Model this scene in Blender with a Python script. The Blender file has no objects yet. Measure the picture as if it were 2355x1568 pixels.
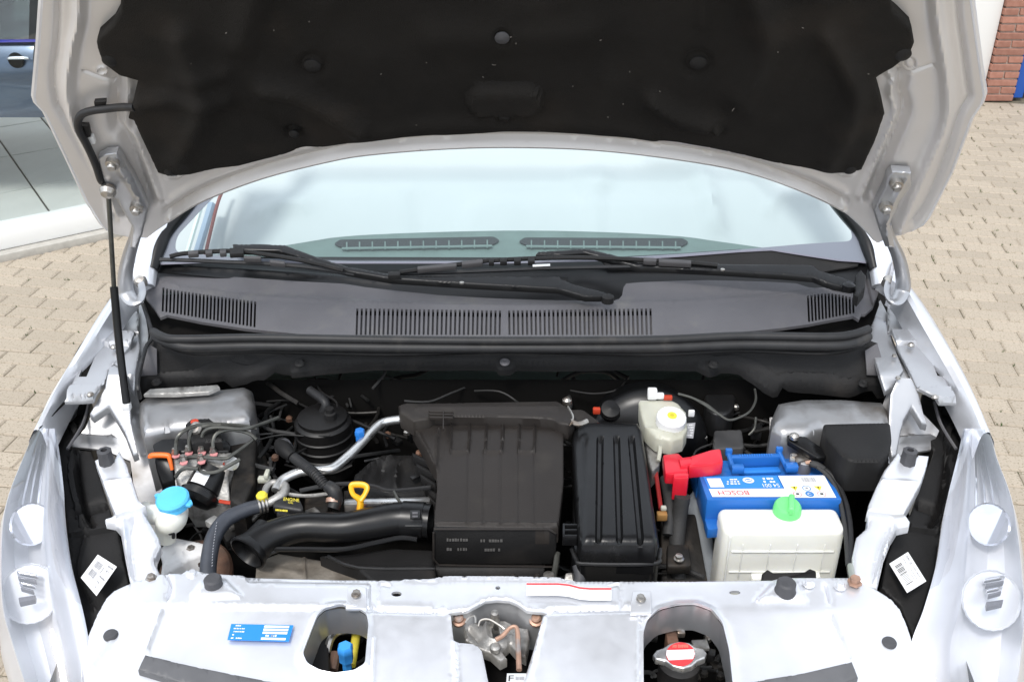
import bpy, bmesh, math, random
import numpy as np
from mathutils import Vector, Matrix
from mathutils.geometry import delaunay_2d_cdt
random.seed(7)
SC = bpy.context.scene
COL = SC.collection
# ------------------------------------------------------------------ camera, sky, sun, exposure
PITCH = math.radians(29.5); CAMH = 1.95; FPX = 2311.0
cd = bpy.data.cameras.new('camera'); cam = bpy.data.objects.new('camera', cd); COL.objects.link(cam)
cam.location = (0, 0, CAMH); cam.rotation_euler = (math.pi/2-PITCH, 0, 0)
cd.sensor_width = 36; cd.lens = FPX/2355*36; cd.clip_start = 0.05; cd.clip_end = 400
SC.camera = cam
SUN_EL = math.radians(58); SUN_AZ = math.radians(205)      # compass angle of the sun, clockwise from +y
W = bpy.data.worlds.new('World'); SC.world = W; W.use_nodes = True
nt = W.node_tree; nt.nodes.clear()
wo = nt.nodes.new('ShaderNodeOutputWorld'); bg = nt.nodes.new('ShaderNodeBackground')
sky = nt.nodes.new('ShaderNodeTexSky'); sky.sky_type = 'NISHITA'; sky.sun_disc = False
sky.sun_elevation = SUN_EL; sky.sun_rotation = SUN_AZ; sky.dust_density = 3.0; sky.air_density = 1.0; sky.ozone_density = 1.0
mx = nt.nodes.new('ShaderNodeMix'); mx.data_type = 'RGBA'
mx.inputs[0].default_value = 0.62
nt.links.new(sky.outputs[0], mx.inputs[6]); mx.inputs[7].default_value = (11.5, 12.2, 13.0, 1)   # even white cloud veil
nt.links.new(mx.outputs[2], bg.inputs[0]); bg.inputs[1].default_value = 0.10
nt.links.new(bg.outputs[0], wo.inputs[0])
sl = bpy.data.lights.new('sun', 'SUN'); sl.energy = 1.5; sl.angle = math.radians(14); sl.color = (1, .97, .93)
sun = bpy.data.objects.new('sun', sl); COL.objects.link(sun); sun.location = (0, -2, 6)
sdir = Vector((math.sin(SUN_AZ)*math.cos(SUN_EL), math.cos(SUN_AZ)*math.cos(SUN_EL), math.sin(SUN_EL)))
sun.rotation_euler = sdir.to_track_quat('Z', 'Y').to_euler()
SC.view_settings.view_transform = 'Standard'; SC.view_settings.look = 'None'
SC.view_settings.exposure = 0.66; SC.view_settings.gamma = 1.0
SC.render.engine = 'CYCLES'
SC.cycles.max_bounces = 8; SC.cycles.transparent_max_bounces = 12; SC.cycles.use_denoising = True
try: SC.cycles.denoiser = 'OPENIMAGEDENOISE'
except Exception: pass

# ------------------------------------------------------------------ placing: a sighted point of the place from picture reading + known height
CX, CY = 1177.5, 784.0
FW = np.array([0, math.cos(PITCH), -math.sin(PITCH)]); UP = np.array([0, math.sin(PITCH), math.cos(PITCH)])
RT = np.array([1., 0, 0]); O = np.array([0, 0, CAMH])
def ray(u, v):
    u = np.asarray(u, float); v = np.asarray(v, float)
    return FW + RT*((u-CX)/FPX)[..., None] + UP*((CY-v)/FPX)[..., None]
def P(u, v, z):
    d = ray(u, v); t = (np.asarray(z, float)-CAMH)/d[..., 2]
    return O + d*t[..., None]
def PY(u, v, y):
    d = ray(u, v); t = np.asarray(y, float)/d[..., 1]
    return O + d*t[..., None]
def PP(u, v, p0, n):
    d = ray(u, v); p0 = np.asarray(p0, float); n = np.asarray(n, float)
    t = ((p0-O)@n)/(d@n)
    return O + d*t[..., None]
def px3(l): return [tuple(P(a[0], a[1], a[2])) for a in l]

# ------------------------------------------------------------------ materials
MATS = {}
def mat(name, col=(.5, .5, .5), rough=.5, metal=0., spec=.5, noise=.0, nscale=20., bump=.0, bscale=60., coat=0., col2=None, dirt=None, dscale=6., dlo=.55, dhi=.75,
        sss=0., emit=None, island=0., rnoise=0.):
    if name in MATS: return MATS[name]
    m = bpy.data.materials.new(name); m.use_nodes = True; n = m.node_tree; b = n.nodes['Principled BSDF']
    b.inputs['Base Color'].default_value = (*col, 1); b.inputs['Roughness'].default_value = rough
    b.inputs['Metallic'].default_value = metal; b.inputs['Specular IOR Level'].default_value = spec
    if coat: b.inputs['Coat Weight'].default_value = coat; b.inputs['Coat Roughness'].default_value = .08
    if sss:
        b.inputs['Subsurface Weight'].default_value = sss; b.inputs['Subsurface Radius'].default_value = (.02, .018, .012); b.inputs['Subsurface Scale'].default_value = 1.
    tc = n.nodes.new('ShaderNodeTexCoord'); cur = None
    def mix(f, a, c):
        x = n.nodes.new('ShaderNodeMix'); x.data_type = 'RGBA'
        n.links.new(f, x.inputs[0])
        if isinstance(a, tuple): x.inputs[6].default_value = (*a, 1)
        else: n.links.new(a, x.inputs[6])
        if isinstance(c, tuple): x.inputs[7].default_value = (*c, 1)
        else: n.links.new(c, x.inputs[7])
        return x.outputs[2]
    def noi(sc, det=5):
        t = n.nodes.new('ShaderNodeTexNoise'); t.inputs['Scale'].default_value = sc; t.inputs['Detail'].default_value = det
        n.links.new(tc.outputs['Object'], t.inputs['Vector']); return t.outputs[0]
    def ramp(s, lo, hi):
        r = n.nodes.new('ShaderNodeMapRange'); r.inputs[1].default_value = lo; r.inputs[2].default_value = hi
        n.links.new(s, r.inputs[0]); return r.outputs[0]
    if noise or col2:
        c2 = col2 or tuple(min(1, max(0, c*(1+noise))) for c in col); c1 = col if col2 else tuple(c*(1-noise) for c in col)
        cur = mix(ramp(noi(nscale), .3, .7), c1, c2)
    if island:
        g = n.nodes.new('ShaderNodeNewGeometry'); oi = n.nodes.new('ShaderNodeObjectInfo')
        a = n.nodes.new('ShaderNodeMath'); a.operation = 'ADD'; n.links.new(g.outputs['Random Per Island'], a.inputs[0]); n.links.new(oi.outputs['Random'], a.inputs[1])
        f = n.nodes.new('ShaderNodeMath'); f.operation = 'FRACT'; n.links.new(a.outputs[0], f.inputs[0])
        r = n.nodes.new('ShaderNodeMapRange'); r.inputs[3].default_value = 1-island; r.inputs[4].default_value = 1+island; n.links.new(f.outputs[0], r.inputs[0])
        hs = n.nodes.new('ShaderNodeHueSaturation'); n.links.new(r.outputs[0], hs.inputs['Value'])
        if cur: n.links.new(cur, hs.inputs['Color'])
        else: hs.inputs['Color'].default_value = (*col, 1)
        cur = hs.outputs[0]
    if dirt:
        cur = mix(ramp(noi(dscale, 9), dlo, dhi), cur if cur else col, dirt)
    if cur: n.links.new(cur, b.inputs['Base Color'])
    if rnoise:
        r = n.nodes.new('ShaderNodeMapRange'); r.inputs[1].default_value = .3; r.inputs[2].default_value = .7
        r.inputs[3].default_value = max(.02, rough-rnoise); r.inputs[4].default_value = min(1, rough+rnoise)
        n.links.new(noi(nscale*1.7), r.inputs[0]); n.links.new(r.outputs[0], b.inputs['Roughness'])
    if bump:
        bn = n.nodes.new('ShaderNodeBump'); bn.inputs['Strength'].default_value = bump; bn.inputs['Distance'].default_value = .002
        n.links.new(noi(bscale, 3), bn.inputs['Height']); n.links.new(bn.outputs[0], b.inputs['Normal'])
    if emit: b.inputs['Emission Color'].default_value = (*emit[:3], 1); b.inputs['Emission Strength'].default_value = emit[3]
    MATS[name] = m; return m
def glassy(name, tint, fac, rough=.0, gcol=(1, 1, 1)):
    m = bpy.data.materials.new(name); m.use_nodes = True; n = m.node_tree; n.nodes.clear()
    o = n.nodes.new('ShaderNodeOutputMaterial'); t = n.nodes.new('ShaderNodeBsdfTransparent'); t.inputs[0].default_value = (*tint, 1)
    g = n.nodes.new('ShaderNodeBsdfGlossy'); g.inputs[0].default_value = (*gcol, 1); g.inputs['Roughness'].default_value = rough
    x = n.nodes.new('ShaderNodeMixShader'); x.inputs[0].default_value = fac
    n.links.new(t.outputs[0], x.inputs[1]); n.links.new(g.outputs[0], x.inputs[2]); n.links.new(x.outputs[0], o.inputs[0])
    MATS[name] = m; return m
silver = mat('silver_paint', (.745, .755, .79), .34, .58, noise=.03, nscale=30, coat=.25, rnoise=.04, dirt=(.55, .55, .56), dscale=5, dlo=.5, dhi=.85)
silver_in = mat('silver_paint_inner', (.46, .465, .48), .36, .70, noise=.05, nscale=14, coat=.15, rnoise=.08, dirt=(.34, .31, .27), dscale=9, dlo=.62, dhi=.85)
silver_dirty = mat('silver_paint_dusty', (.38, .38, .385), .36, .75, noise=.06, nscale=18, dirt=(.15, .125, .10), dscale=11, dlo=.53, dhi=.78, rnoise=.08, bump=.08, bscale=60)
bonnet_in = mat('bonnet_inner_paint', (.63, .605, .585), .36, .3, noise=.03, nscale=8, coat=.1)
felt = mat('bonnet_felt', (.0065, .0056, .0048), .72, spec=.24, noise=.35, nscale=9, bump=.9, bscale=700, col2=(.011, .0095, .008), dirt=(.026, .020, .015), dscale=5, dlo=.56, dhi=.8)
plast = mat('black_plastic', (.012, .012, .0125), .42, spec=.5, noise=.2, nscale=14, bump=.12, bscale=500, rnoise=.08)
plast_b = mat('brown_black_plastic', (.022, .0185, .0165), .52, spec=.28, noise=.12, nscale=9, bump=.15, bscale=420, rnoise=.06, dirt=(.036, .031, .026), dscale=14, dlo=.55, dhi=.8)
plast_g = mat('grey_cowl_plastic', (.10, .097, .104), .55, spec=.4, noise=.07, nscale=10, bump=.2, bscale=600, rnoise=.06, dirt=(.13, .125, .12), dscale=18, dlo=.55, dhi=.8)
plast_s = mat('satin_black_plastic', (.0065, .0065, .007), .32, spec=.34, noise=.2, nscale=10, rnoise=.05)
plast_m = mat('matt_black_plastic', (.0125, .012, .012), .58, spec=.26, noise=.25, nscale=12, bump=.2, bscale=300, dirt=(.035, .031, .028), dscale=10, dlo=.58, dhi=.82)
dark = mat('dark_wall_shade', (.008, .0075, .007), .9, spec=.1)  # near-black for bay walls; also shade painted into holes and gaps
grime = mat('engine_grime', (.016, .014, .012), .6, .3, noise=.5, nscale=30, bump=.6, bscale=80, dirt=(.06, .045, .033), dscale=22, dlo=.5, dhi=.75)
rubber = mat('black_rubber', (.017, .017, .018), .5, spec=.4, noise=.2, nscale=30, dirt=(.05, .045, .04), dscale=16, dlo=.58, dhi=.8)
rubber_g = mat('grey_rubber', (.055, .055, .06), .6, noise=.2, nscale=40, bump=.2, bscale=200)
hose_m = mat('blue_grey_rubber_hose', (.045, .05, .062), .42, spec=.5, noise=.15, nscale=40)
alu = mat('aluminium', (.68, .68, .67), .33, .9, noise=.08, nscale=40, rnoise=.1, bump=.1, bscale=120)
alu_d = mat('cast_aluminium_dirty', (.42, .41, .39), .5, .7, noise=.2, nscale=50, bump=.5, bscale=200, dirt=(.08, .07, .06), dscale=24, dlo=.5, dhi=.72)
steel = mat('zinc_steel', (.45, .43, .40), .35, .9, noise=.15, nscale=60, dirt=(.18, .12, .08), dscale=40, dlo=.52, dhi=.75)
rust = mat('rusty_steel', (.16, .085, .055), .7, .3, noise=.4, nscale=30, bump=.5, bscale=160, dirt=(.07, .055, .045), dscale=20, dlo=.45, dhi=.7)
rust_l = mat('pale_rust_steel', (.42, .26, .19), .5, .5, noise=.25, nscale=60, dirt=(.3, .3, .3), dscale=40, dlo=.5, dhi=.7)
canis = mat('canister_black', (.0055, .005, .005), .5, noise=.3, nscale=20)
pipe_k = mat('shaded_pipe', (.022, .02, .018), .5, .3, noise=.3, nscale=50)  # pipe colour darkened to hold the shade of the deep bay
hose_k = mat('shaded_hose', (.009, .009, .009), .55, noise=.3, nscale=30)  # hose black lowered further, bay shade put into the colour
pipe_d = mat('dark_steel_pipe', (.10, .10, .09), .38, .6, noise=.2, nscale=60)
chrome_d = mat('lamp_bowl_chrome', (.84, .85, .89), .10, .97)
lamp_bk = mat('lamp_back_silver', (.80, .81, .84), .36, .35, noise=.05, nscale=14)
chrome = mat('reflector_chrome', (.90, .91, .94), .12, .95)
lamp_w = mat('headlight_bezel', (.72, .74, .79), .3, .5, noise=.05, nscale=8)
blue_p = mat('battery_blue', (.018, .135, .46), .33, spec=.5, noise=.04, nscale=20)
blue_l = mat('label_blue', (.02, .22, .70), .3)
blue_c = mat('blue_cap', (.02, .17, .55), .35)
cyan_c = mat('washer_cap_blue', (.10, .50, .85), .38, sss=.1, noise=.04, nscale=30)
green_c = mat('green_cap', (.17, .72, .22), .4, sss=.15, noise=.04, nscale=30)
red_p = mat('red_cover', (.62, .012, .03), .32, noise=.06, nscale=20, coat=.2)
cream = mat('milky_plastic', (.82, .82, .76), .4, sss=.25, noise=.03, nscale=9, dirt=(.74, .72, .62), dscale=5, dlo=.5, dhi=.8)
cream_d = mat('aged_milky_plastic', (.52, .52, .44), .4, sss=.2, noise=.1, nscale=14, dirt=(.3, .29, .22), dscale=8, dlo=.5, dhi=.8)
white = mat('white_label', (.82, .82, .82), .5)
white_p = mat('white_plastic', (.78, .78, .78), .45)
case_g = mat('battery_case_grey', (.19, .21, .23), .4, noise=.05, nscale=10)
black_i = mat('black_print', (.02, .02, .02), .6)
grey_i = mat('grey_print', (.3, .3, .32), .6)
red_i = mat('red_print', (.75, .05, .06), .5)
blue_i = mat('blue_print', (.05, .2, .5), .5)
yel_i = mat('yellow_print', (.75, .62, .05), .5)
yellow = mat('yellow_handle', (.85, .42, .01), .4, sss=.05)
yel_t = mat('yellow_tube', (.6, .5, .05), .4)
orange = mat('orange_lever', (.85, .16, .02), .4)
red_c = mat('copper_red_clip', (.5, .05, .02), .5)
glass_w = glassy('windscreen_glass', (.87, .935, .935), .055, gcol=(.95, 1, 1))
glass_l = glassy('headlight_glass', (.97, .98, 1.0), .1)
fr_ = glass_l.node_tree.nodes.new('ShaderNodeFresnel'); fr_.inputs[0].default_value = 1.55
glass_l.node_tree.links.new(fr_.outputs[0], [n for n in glass_l.node_tree.nodes if n.type == 'MIX_SHADER'][0].inputs[0])
ma_ = glass_l.node_tree.nodes.new('ShaderNodeMath'); ma_.operation = 'ADD'; ma_.inputs[1].default_value = .10
glass_l.node_tree.links.new(fr_.outputs[0], ma_.inputs[0]); glass_l.node_tree.links.new(ma_.outputs[0], [n for n in glass_l.node_tree.nodes if n.type == 'MIX_SHADER'][0].inputs[0])
glass_s = glassy('shop_glass', (.95, .97, .97), .035)
glass_c = glassy('car_side_glass', (.10, .14, .12), .12)
frit = mat('border_sky_reflection', (.20, .185, .225), .4)  # black border coloured lavender grey to carry the sky's reflection
dash = mat('dashboard', (.125, .175, .16), .7, noise=.1, nscale=20, bump=.3, bscale=300)
dashd = mat('vent_shade_dark', (.008, .012, .012), .6)  # near-black, the shade inside the vents as colour
seat = mat('pale_seat_cloth', (.42, .46, .49), .9, noise=.06, nscale=10)
milky_pale = mat('pale_sky_reflection', (.50, .525, .53), .9, noise=.03, nscale=4)  # pale colour standing in for sky reflected in the windscreen
paver_m = mat('paver', (.34, .29, .23), .85, spec=.25, nscale=110, col2=(.48, .41, .325), bump=.5, bscale=300, dirt=(.22, .19, .14), dscale=110, dlo=.50, dhi=.68, island=.085)
sand = mat('joint_sand', (.15, .13, .09), .95, noise=.3, nscale=50, bump=.5, bscale=200, dirt=(.07, .085, .03), dscale=3, dlo=.6, dhi=.75)
brick_m = mat('red_brick', (.29, .13, .09), .85, nscale=30, col2=(.38, .19, .14), bump=.5, bscale=150, island=.2)
mortar = mat('mortar', (.42, .34, .29), .95, noise=.15, nscale=60, bump=.4, bscale=200)
tile_m = mat('showroom_tile', (.56, .575, .54), .35, noise=.05, nscale=6, island=.04)
grout = mat('tile_grout', (.07, .07, .065), .9)
sill_m = mat('white_sill_paint', (.80, .80, .78), .45, noise=.02, nscale=6, dirt=(.6, .58, .52), dscale=3, dlo=.6, dhi=.85)
conc = mat('concrete_edge', (.42, .40, .36), .9, noise=.1, nscale=40)
door_w = mat('white_door_paint', (.78, .78, .76), .4)
door_b = mat('blue_door_paint', (.022, .10, .42), .4, noise=.05, nscale=5)
car_b = mat('blue_car_paint', (.085, .115, .17), .3, .6, coat=.8)
wiper_g = mat('wiper_grey_plastic', (.05, .047, .048), .5, noise=.1, nscale=30)
tape = mat('fabric_tape', (.03, .03, .03), .7, bump=.5, bscale=300)

# ------------------------------------------------------------------ mesh building
def cr(pts, n=6, closed=False):
    p = [np.array(q, float) for q in pts]; N = len(p); out = []
    rng = range(N if closed else N-1)
    for i in rng:
        if closed: a, b, c, d = p[i-1], p[i], p[(i+1) % N], p[(i+2) % N]
        else: a, b, c, d = p[max(i-1, 0)], p[i], p[i+1], p[min(i+2, N-1)]
        for k in range(n):
            t = k/n
            out.append(.5*((2*b)+(-a+c)*t+(2*a-5*b+4*c-d)*t*t+(-a+3*b-3*c+d)*t**3))
    if not closed: out.append(p[-1])
    return out
def rpoly(pts, r, n=4):
    """round the corners of a closed 2D outline"""
    out = []; N = len(pts)
    for i in range(N):
        a, b, c = (np.array(pts[j % N], float) for j in (i-1, i, i+1))
        da, dc = a-b, c-b; la, lc = np.linalg.norm(da), np.linalg.norm(dc)
        q = min(r, la*.45, lc*.45); s = b+da/la*q; e = b+dc/lc*q
        for k in range(n+1):
            t = k/n; out.append(tuple((1-t)**2*s+2*t*(1-t)*b+t*t*e))
    return out
def circ(u, v, ru, rv=None, n=20, a0=0):
    rv = ru if rv is None else rv
    return [(u+ru*math.cos(a0+2*math.pi*k/n), v+rv*math.sin(a0+2*math.pi*k/n)) for k in range(n)]
def inpoly(x, y, poly):
    poly = np.asarray(poly, float); px, py = poly[:, 0], poly[:, 1]; qx, qy = np.roll(px, -1), np.roll(py, -1)
    x = np.asarray(x)[:, None]; y = np.asarray(y)[:, None]
    c = ((py > y) != (qy > y)) & (x < (qx-px)*(y-py)/np.where(qy == py, 1e-9, qy-py)+px)
    return (c.sum(1) % 2) == 1
def dline(x, y, pl, closed=False):
    pl = np.asarray(pl, float)
    a = pl if closed else pl[:-1]; b = np.roll(pl, -1, 0) if closed else pl[1:]
    x = np.asarray(x)[:, None]; y = np.asarray(y)[:, None]
    ab = b-a; L = (ab**2).sum(1); L[L == 0] = 1e-9
    t = np.clip(((x-a[:, 0])*ab[:, 0]+(y-a[:, 1])*ab[:, 1])/L, 0, 1)
    return np.sqrt(((x-a[:, 0]-t*ab[:, 0])**2+(y-a[:, 1]-t*ab[:, 1])**2).min(1))
def sm(t): t = np.clip(t, 0, 1); return t*t*(3-2*t)
def relief_at(x, y, rel):
    h = np.zeros(len(x))
    for r in rel:
        if r[0] == 'g': h += r[3]*np.exp(-(dline(x, y, r[1])/r[2])**2)              # soft rib / groove along a line
        elif r[0] == 'r': h += r[3]*(1-sm((dline(x, y, r[1])-r[2])/(r[4] if len(r) > 4 else r[2]*.5)))   # flat-topped rib
        elif r[0] == 'p':                                                                   # plateau over an outline
            d = dline(x, y, r[1], True); ins = inpoly(x, y, r[1]); h += r[3]*sm(np.where(ins, d, -d)/r[2]+.5)
    return h
class MB:
    def __init__(s): s.v = []; s.f = []; s.m = []; s.mats = []; s.flat = []
    def mi(s, m):
        if m not in s.mats: s.mats.append(m)
        return s.mats.index(m)
    def add(s, vs, fs, m, flat=False):
        o = len(s.v); s.v += [tuple(float(c) for c in q) for q in vs]; k = s.mi(m)
        for f in fs: s.f.append(tuple(i+o for i in f)); s.m.append(k); s.flat.append(flat)
        return s
    def sheet(s, outline, m, z=None, plane=None, holes=(), th=.003, step=16, rel=(), rnd=0, rk=.00067, off=0., nfun=None, skirt=None, dens=True, mapf=None):
        """a panel cut to an outline: z = height (number or f(u,v)) for lying panels, plane = (point, normal) for leaning ones"""
        def dn(pl):
            if not dens: return [tuple(map(float, q)) for q in pl]
            out = []; N = len(pl)
            for i in range(N):
                a = np.array(pl[i], float); b = np.array(pl[(i+1) % N], float); k = max(1, int(np.linalg.norm(b-a)/step))
                for j in range(k): out.append(tuple(a+(b-a)*j/k))
            return out
        rel = [(r[0], [tuple(a) for a in cr(r[1], 4)] if r[0] in 'gr' and len(r[1]) > 2 else r[1])+tuple(r[2:]) for r in rel]
        loops = [dn(outline)]+[dn(h) for h in holes]
        pts = []; edges = []
        for lp in loops:
            o = len(pts); pts += lp; edges += [(o+i, o+(i+1) % len(lp)) for i in range(len(lp))]
        A = np.array(outline, float); x0, y0 = A.min(0); x1, y1 = A.max(0)
        gx, gy = np.meshgrid(np.arange(x0+step*.5, x1, step), np.arange(y0+step*.5, y1, step)); gx = gx.ravel(); gy = gy.ravel()
        gx = gx+(np.arange(len(gx)) % 7-3)*step*.01
        if rnd:
            ring = []
            q = np.array(dn(outline)); tn = np.roll(q, -1, 0)-np.roll(q, 1, 0); ln = np.linalg.norm(tn, axis=1); ln[ln == 0] = 1; nn = np.stack([-tn[:, 1], tn[:, 0]], 1)/ln[:, None]
            ar = (q[:, 0]*np.roll(q[:, 1], -1)-np.roll(q[:, 0], -1)*q[:, 1]).sum()
            if ar < 0: nn = -nn
            for fr in (.12, .38, .7, 1.0): ring.append(q+nn*rnd*fr)
            R = np.concatenate(ring); gx = np.concatenate([gx, R[:, 0]]); gy = np.concatenate([gy, R[:, 1]])
        ex = []
        for r in rel:      # finer points where a rib or step is narrower than the grid
            w = r[2]*(1.0 if r[0] == 'g' else .9)
            if w > step*1.3: continue
            pl = list(r[1])+([r[1][0]] if r[0] == 'p' else [])
            offs = (0, .6*w, -.6*w, 1.25*w, -1.25*w, 2.1*w, -2.1*w) if r[0] == 'g' else ((0, r[2], -r[2], r[2]+(r[4] if len(r) > 4 else r[2]*.5), -r[2]-(r[4] if len(r) > 4 else r[2]*.5)) if r[0] == 'r' else (.5*w, -.5*w, 0))
            pl = np.array(pl, float)
            for a, b in zip(pl[:-1], pl[1:]):
                L = np.linalg.norm(b-a)
                if L < .5: continue
                t = (b-a)/L; nn = np.array([-t[1], t[0]]); K = max(1, int(L/min(step, max(4, 2*w))))
                for j in range(K+1):
                    for o_ in offs: ex.append(a+(b-a)*j/K+nn*o_)
        if ex:
            ex = np.array(ex); kx = inpoly(ex[:, 0], ex[:, 1], outline); ex = ex[kx]
            keep = []; seen = {}
            for q in ex:
                c_ = (int(q[0]//2.2), int(q[1]//2.2))
                if c_ in seen: continue
                seen[c_] = 1; keep.append(q)
            cells = {(int(q[0]//6), int(q[1]//6)) for q in keep}
            kg = np.array([(int(a//6), int(b//6)) not in cells for a, b in zip(gx, gy)], bool)
            if keep: keep = np.array(keep); gx = np.concatenate([gx[kg], keep[:, 0]]); gy = np.concatenate([gy[kg], keep[:, 1]])
        k = inpoly(gx, gy, outline)
        gx, gy = gx[k], gy[k]
        if len(gx):
            d = np.full(len(gx), 1e9)
            for lp in loops: d = np.minimum(d, dline(gx, gy, lp, True))
            k = d > (min(step*.35, rnd*.1) if rnd else (1.2 if ex is not None and len(ex) else step*.35)); gx, gy = gx[k], gy[k]
        allp = [Vector(q) for q in pts]+[Vector((a, b)) for a, b in zip(gx, gy)]
        vo, _, fo, *_ = delaunay_2d_cdt(allp, edges, [], 0, 1e-5)
        vv = np.array([(a.x, a.y) for a in vo]); fo = [f for f in fo]
        c = np.array([vv[list(f)].mean(0) for f in fo]); ins = inpoly(c[:, 0], c[:, 1], loops[0])
        for h in loops[1:]: ins &= ~inpoly(c[:, 0], c[:, 1], h)
        fo = [tuple(f) for f, q in zip(fo, ins) if q]
        U, V = vv[:, 0], vv[:, 1]
        h = relief_at(U, V, rel)+off
        if rnd:
            d = np.minimum(dline(U, V, loops[0], True), rnd)/rnd; h = h-rnd*rk*(1-np.sqrt(np.maximum(0, 1-(1-d)**2)))
        if mapf: top = mapf(U, V, h); dirv = np.array([0, 0, -1.])
        elif plane: n = np.asarray(plane[1], float); n = n/np.linalg.norm(n); top = PP(U, V, plane[0], n)+n*h[:, None]; dirv = -n
        else: zz = np.array([z(a, b) for a, b in zip(U, V)]) if callable(z) else np.full(len(U), float(z)); top = P(U, V, zz)+np.array([0, 0, 1.])*h[:, None]; dirv = np.array([0, 0, -1.])
        if skirt is not None: dirv = np.asarray(skirt, float)
        # orient towards the camera
        f0 = fo[0]; nn = np.cross(top[f0[1]]-top[f0[0]], top[f0[2]]-top[f0[0]])
        if nn@dirv > 0: fo = [f[::-1] for f in fo]
        n = len(top); cnt = {}
        for f in fo:
            for i in range(len(f)):
                e = (f[i], f[(i+1) % len(f)]); cnt[e] = 1
        rim = [e for e in cnt if (e[1], e[0]) not in cnt]
        if th:
            bot = top+dirv*th
            fs = list(fo)+[tuple(i+n for i in f[::-1]) for f in fo]+[(a, a+n, b+n, b) for a, b in rim]
            s.add(np.concatenate([top, bot]), fs, m)
        else: s.add(top, fo, m)
        return s
    def tube(s, pts, r, m, n=10, smooth=5, rib=None, cap=True, flat=1.0):
        pts = [np.array(q, float) for q in pts]
        rs = list(r) if hasattr(r, '__len__') else [r]*len(pts)
        if smooth and len(pts) > 2:
            q = cr([np.append(p, a) for p, a in zip(pts, rs)], smooth); pts = [a[:3] for a in q]; rs = [a[3] for a in q]
        if rib:   # corrugated: (count, amplitude)
            cnt, amp = rib; L = [0]
            for a, b in zip(pts, pts[1:]): L.append(L[-1]+np.linalg.norm(b-a))
            T = np.linspace(0, L[-1], cnt*4+1); Pn = np.stack([np.interp(T, L, [p[k] for p in pts]) for k in range(3)], 1)
            rr = np.interp(T, L, rs); pts = list(Pn); rs = [a*(1+amp*(1 if i % 4 in (1, 2) else -1)) for i, a in enumerate(rr)]
        vs = []; fs = []; prev = None
        for i, p in enumerate(pts):
            t = pts[min(i+1, len(pts)-1)]-pts[max(i-1, 0)]; t = t/(np.linalg.norm(t)+1e-12)
            if prev is None:
                a = np.array([0, 0, 1.]) if abs(t[2]) < .9 else np.array([1., 0, 0]); x = np.cross(a, t)
            else: x = prev-t*(prev@t)
            x = x/(np.linalg.norm(x)+1e-12); y = np.cross(t, x); prev = x
            for k in range(n):
                a = 2*math.pi*k/n; vs.append(p+x*math.cos(a)*rs[i]+y*math.sin(a)*rs[i]*flat)
        for i in range(len(pts)-1):
            for k in range(n): fs.append((i*n+k, i*n+(k+1) % n, (i+1)*n+(k+1) % n, (i+1)*n+k))
        if cap: fs.append(tuple(range(n))[::-1]); fs.append(tuple((len(pts)-1)*n+k for k in range(n)))
        return s.add(vs, fs, m)
    def lathe(s, c, prof, m, axis=(0, 0, 1), n=28, knurl=None):
        c = np.array(c, float); ax = np.array(axis, float); ax /= np.linalg.norm(ax)
        a = np.array([1., 0, 0]) if abs(ax[0]) < .9 else np.array([0, 1., 0]); x = np.cross(ax, a); x /= np.linalg.norm(x); y = np.cross(ax, x)
        vs = []; fs = []
        for i, (r, h) in enumerate(prof):
            for k in range(n):
                q = 2*math.pi*k/n; rr = r*(1+(knurl if knurl and k % 2 else 0)) if r > 0 else 1e-5
                vs.append(c+ax*h+x*math.cos(q)*rr+y*math.sin(q)*rr)
        for i in range(len(prof)-1):
            for k in range(n): fs.append((i*n+k, i*n+(k+1) % n, (i+1)*n+(k+1) % n, (i+1)*n+k))
        if prof[0][0] > 0: fs.append(tuple(range(n))[::-1])
        if prof[-1][0] > 0: fs.append(tuple((len(prof)-1)*n+k for k in range(n)))
        return s.add(vs, fs, m)
    def box(s, c, size, m, rot=None, bev=.002, seg=2, taper=1.0):
        bm = bmesh.new(); bmesh.ops.create_cube(bm, size=1)
        for v in bm.verts:
            k = taper if v.co.z > 0 else 1
            v.co = Vector((v.co.x*size[0]*k, v.co.y*size[1]*k, v.co.z*size[2]))
        if bev: bmesh.ops.bevel(bm, geom=bm.edges[:], offset=min(bev, min(size)*.45), segments=seg, profile=.5, affect='EDGES')
        M = Matrix.Translation(Vector(c)) @ (rot.to_4x4() if rot is not None else Matrix.Identity(4))
        bm.verts.index_update()
        s.add([tuple(M @ v.co) for v in bm.verts], [tuple(v.index for v in f.verts) for f in bm.faces], m); bm.free(); return s
    def prism(s, top, m, zb=None, drop=None, bev=.003, seg=2, dirv=(0, 0, -1), taper=0.):
        """solid under a 3D top outline, bevelled"""
        T = [np.array(q, float) for q in top]; N = len(T); c = sum(T)/N; d = np.array(dirv, float)
        B = []
        for q in T:
            b = np.array([q[0], q[1], zb]) if zb is not None else q+d*drop
            B.append(b+(b-c)*np.array([1, 1, 0])*taper)
        bm = bmesh.new(); vt = [bm.verts.new(q) for q in T]; vb = [bm.verts.new(q) for q in B]
        bm.faces.new(vt); bm.faces.new(vb[::-1])
        for i in range(N): bm.faces.new((vt[i], vb[i], vb[(i+1) % N], vt[(i+1) % N]))
        bmesh.ops.recalc_face_normals(bm, faces=bm.faces[:])
        if bev: bmesh.ops.bevel(bm, geom=bm.edges[:], offset=bev, segments=seg, profile=.5, affect='EDGES')
        bm.verts.index_update()
        s.add([tuple(v.co) for v in bm.verts], [tuple(v.index for v in f.verts) for f in bm.faces], m); bm.free(); return s
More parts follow.
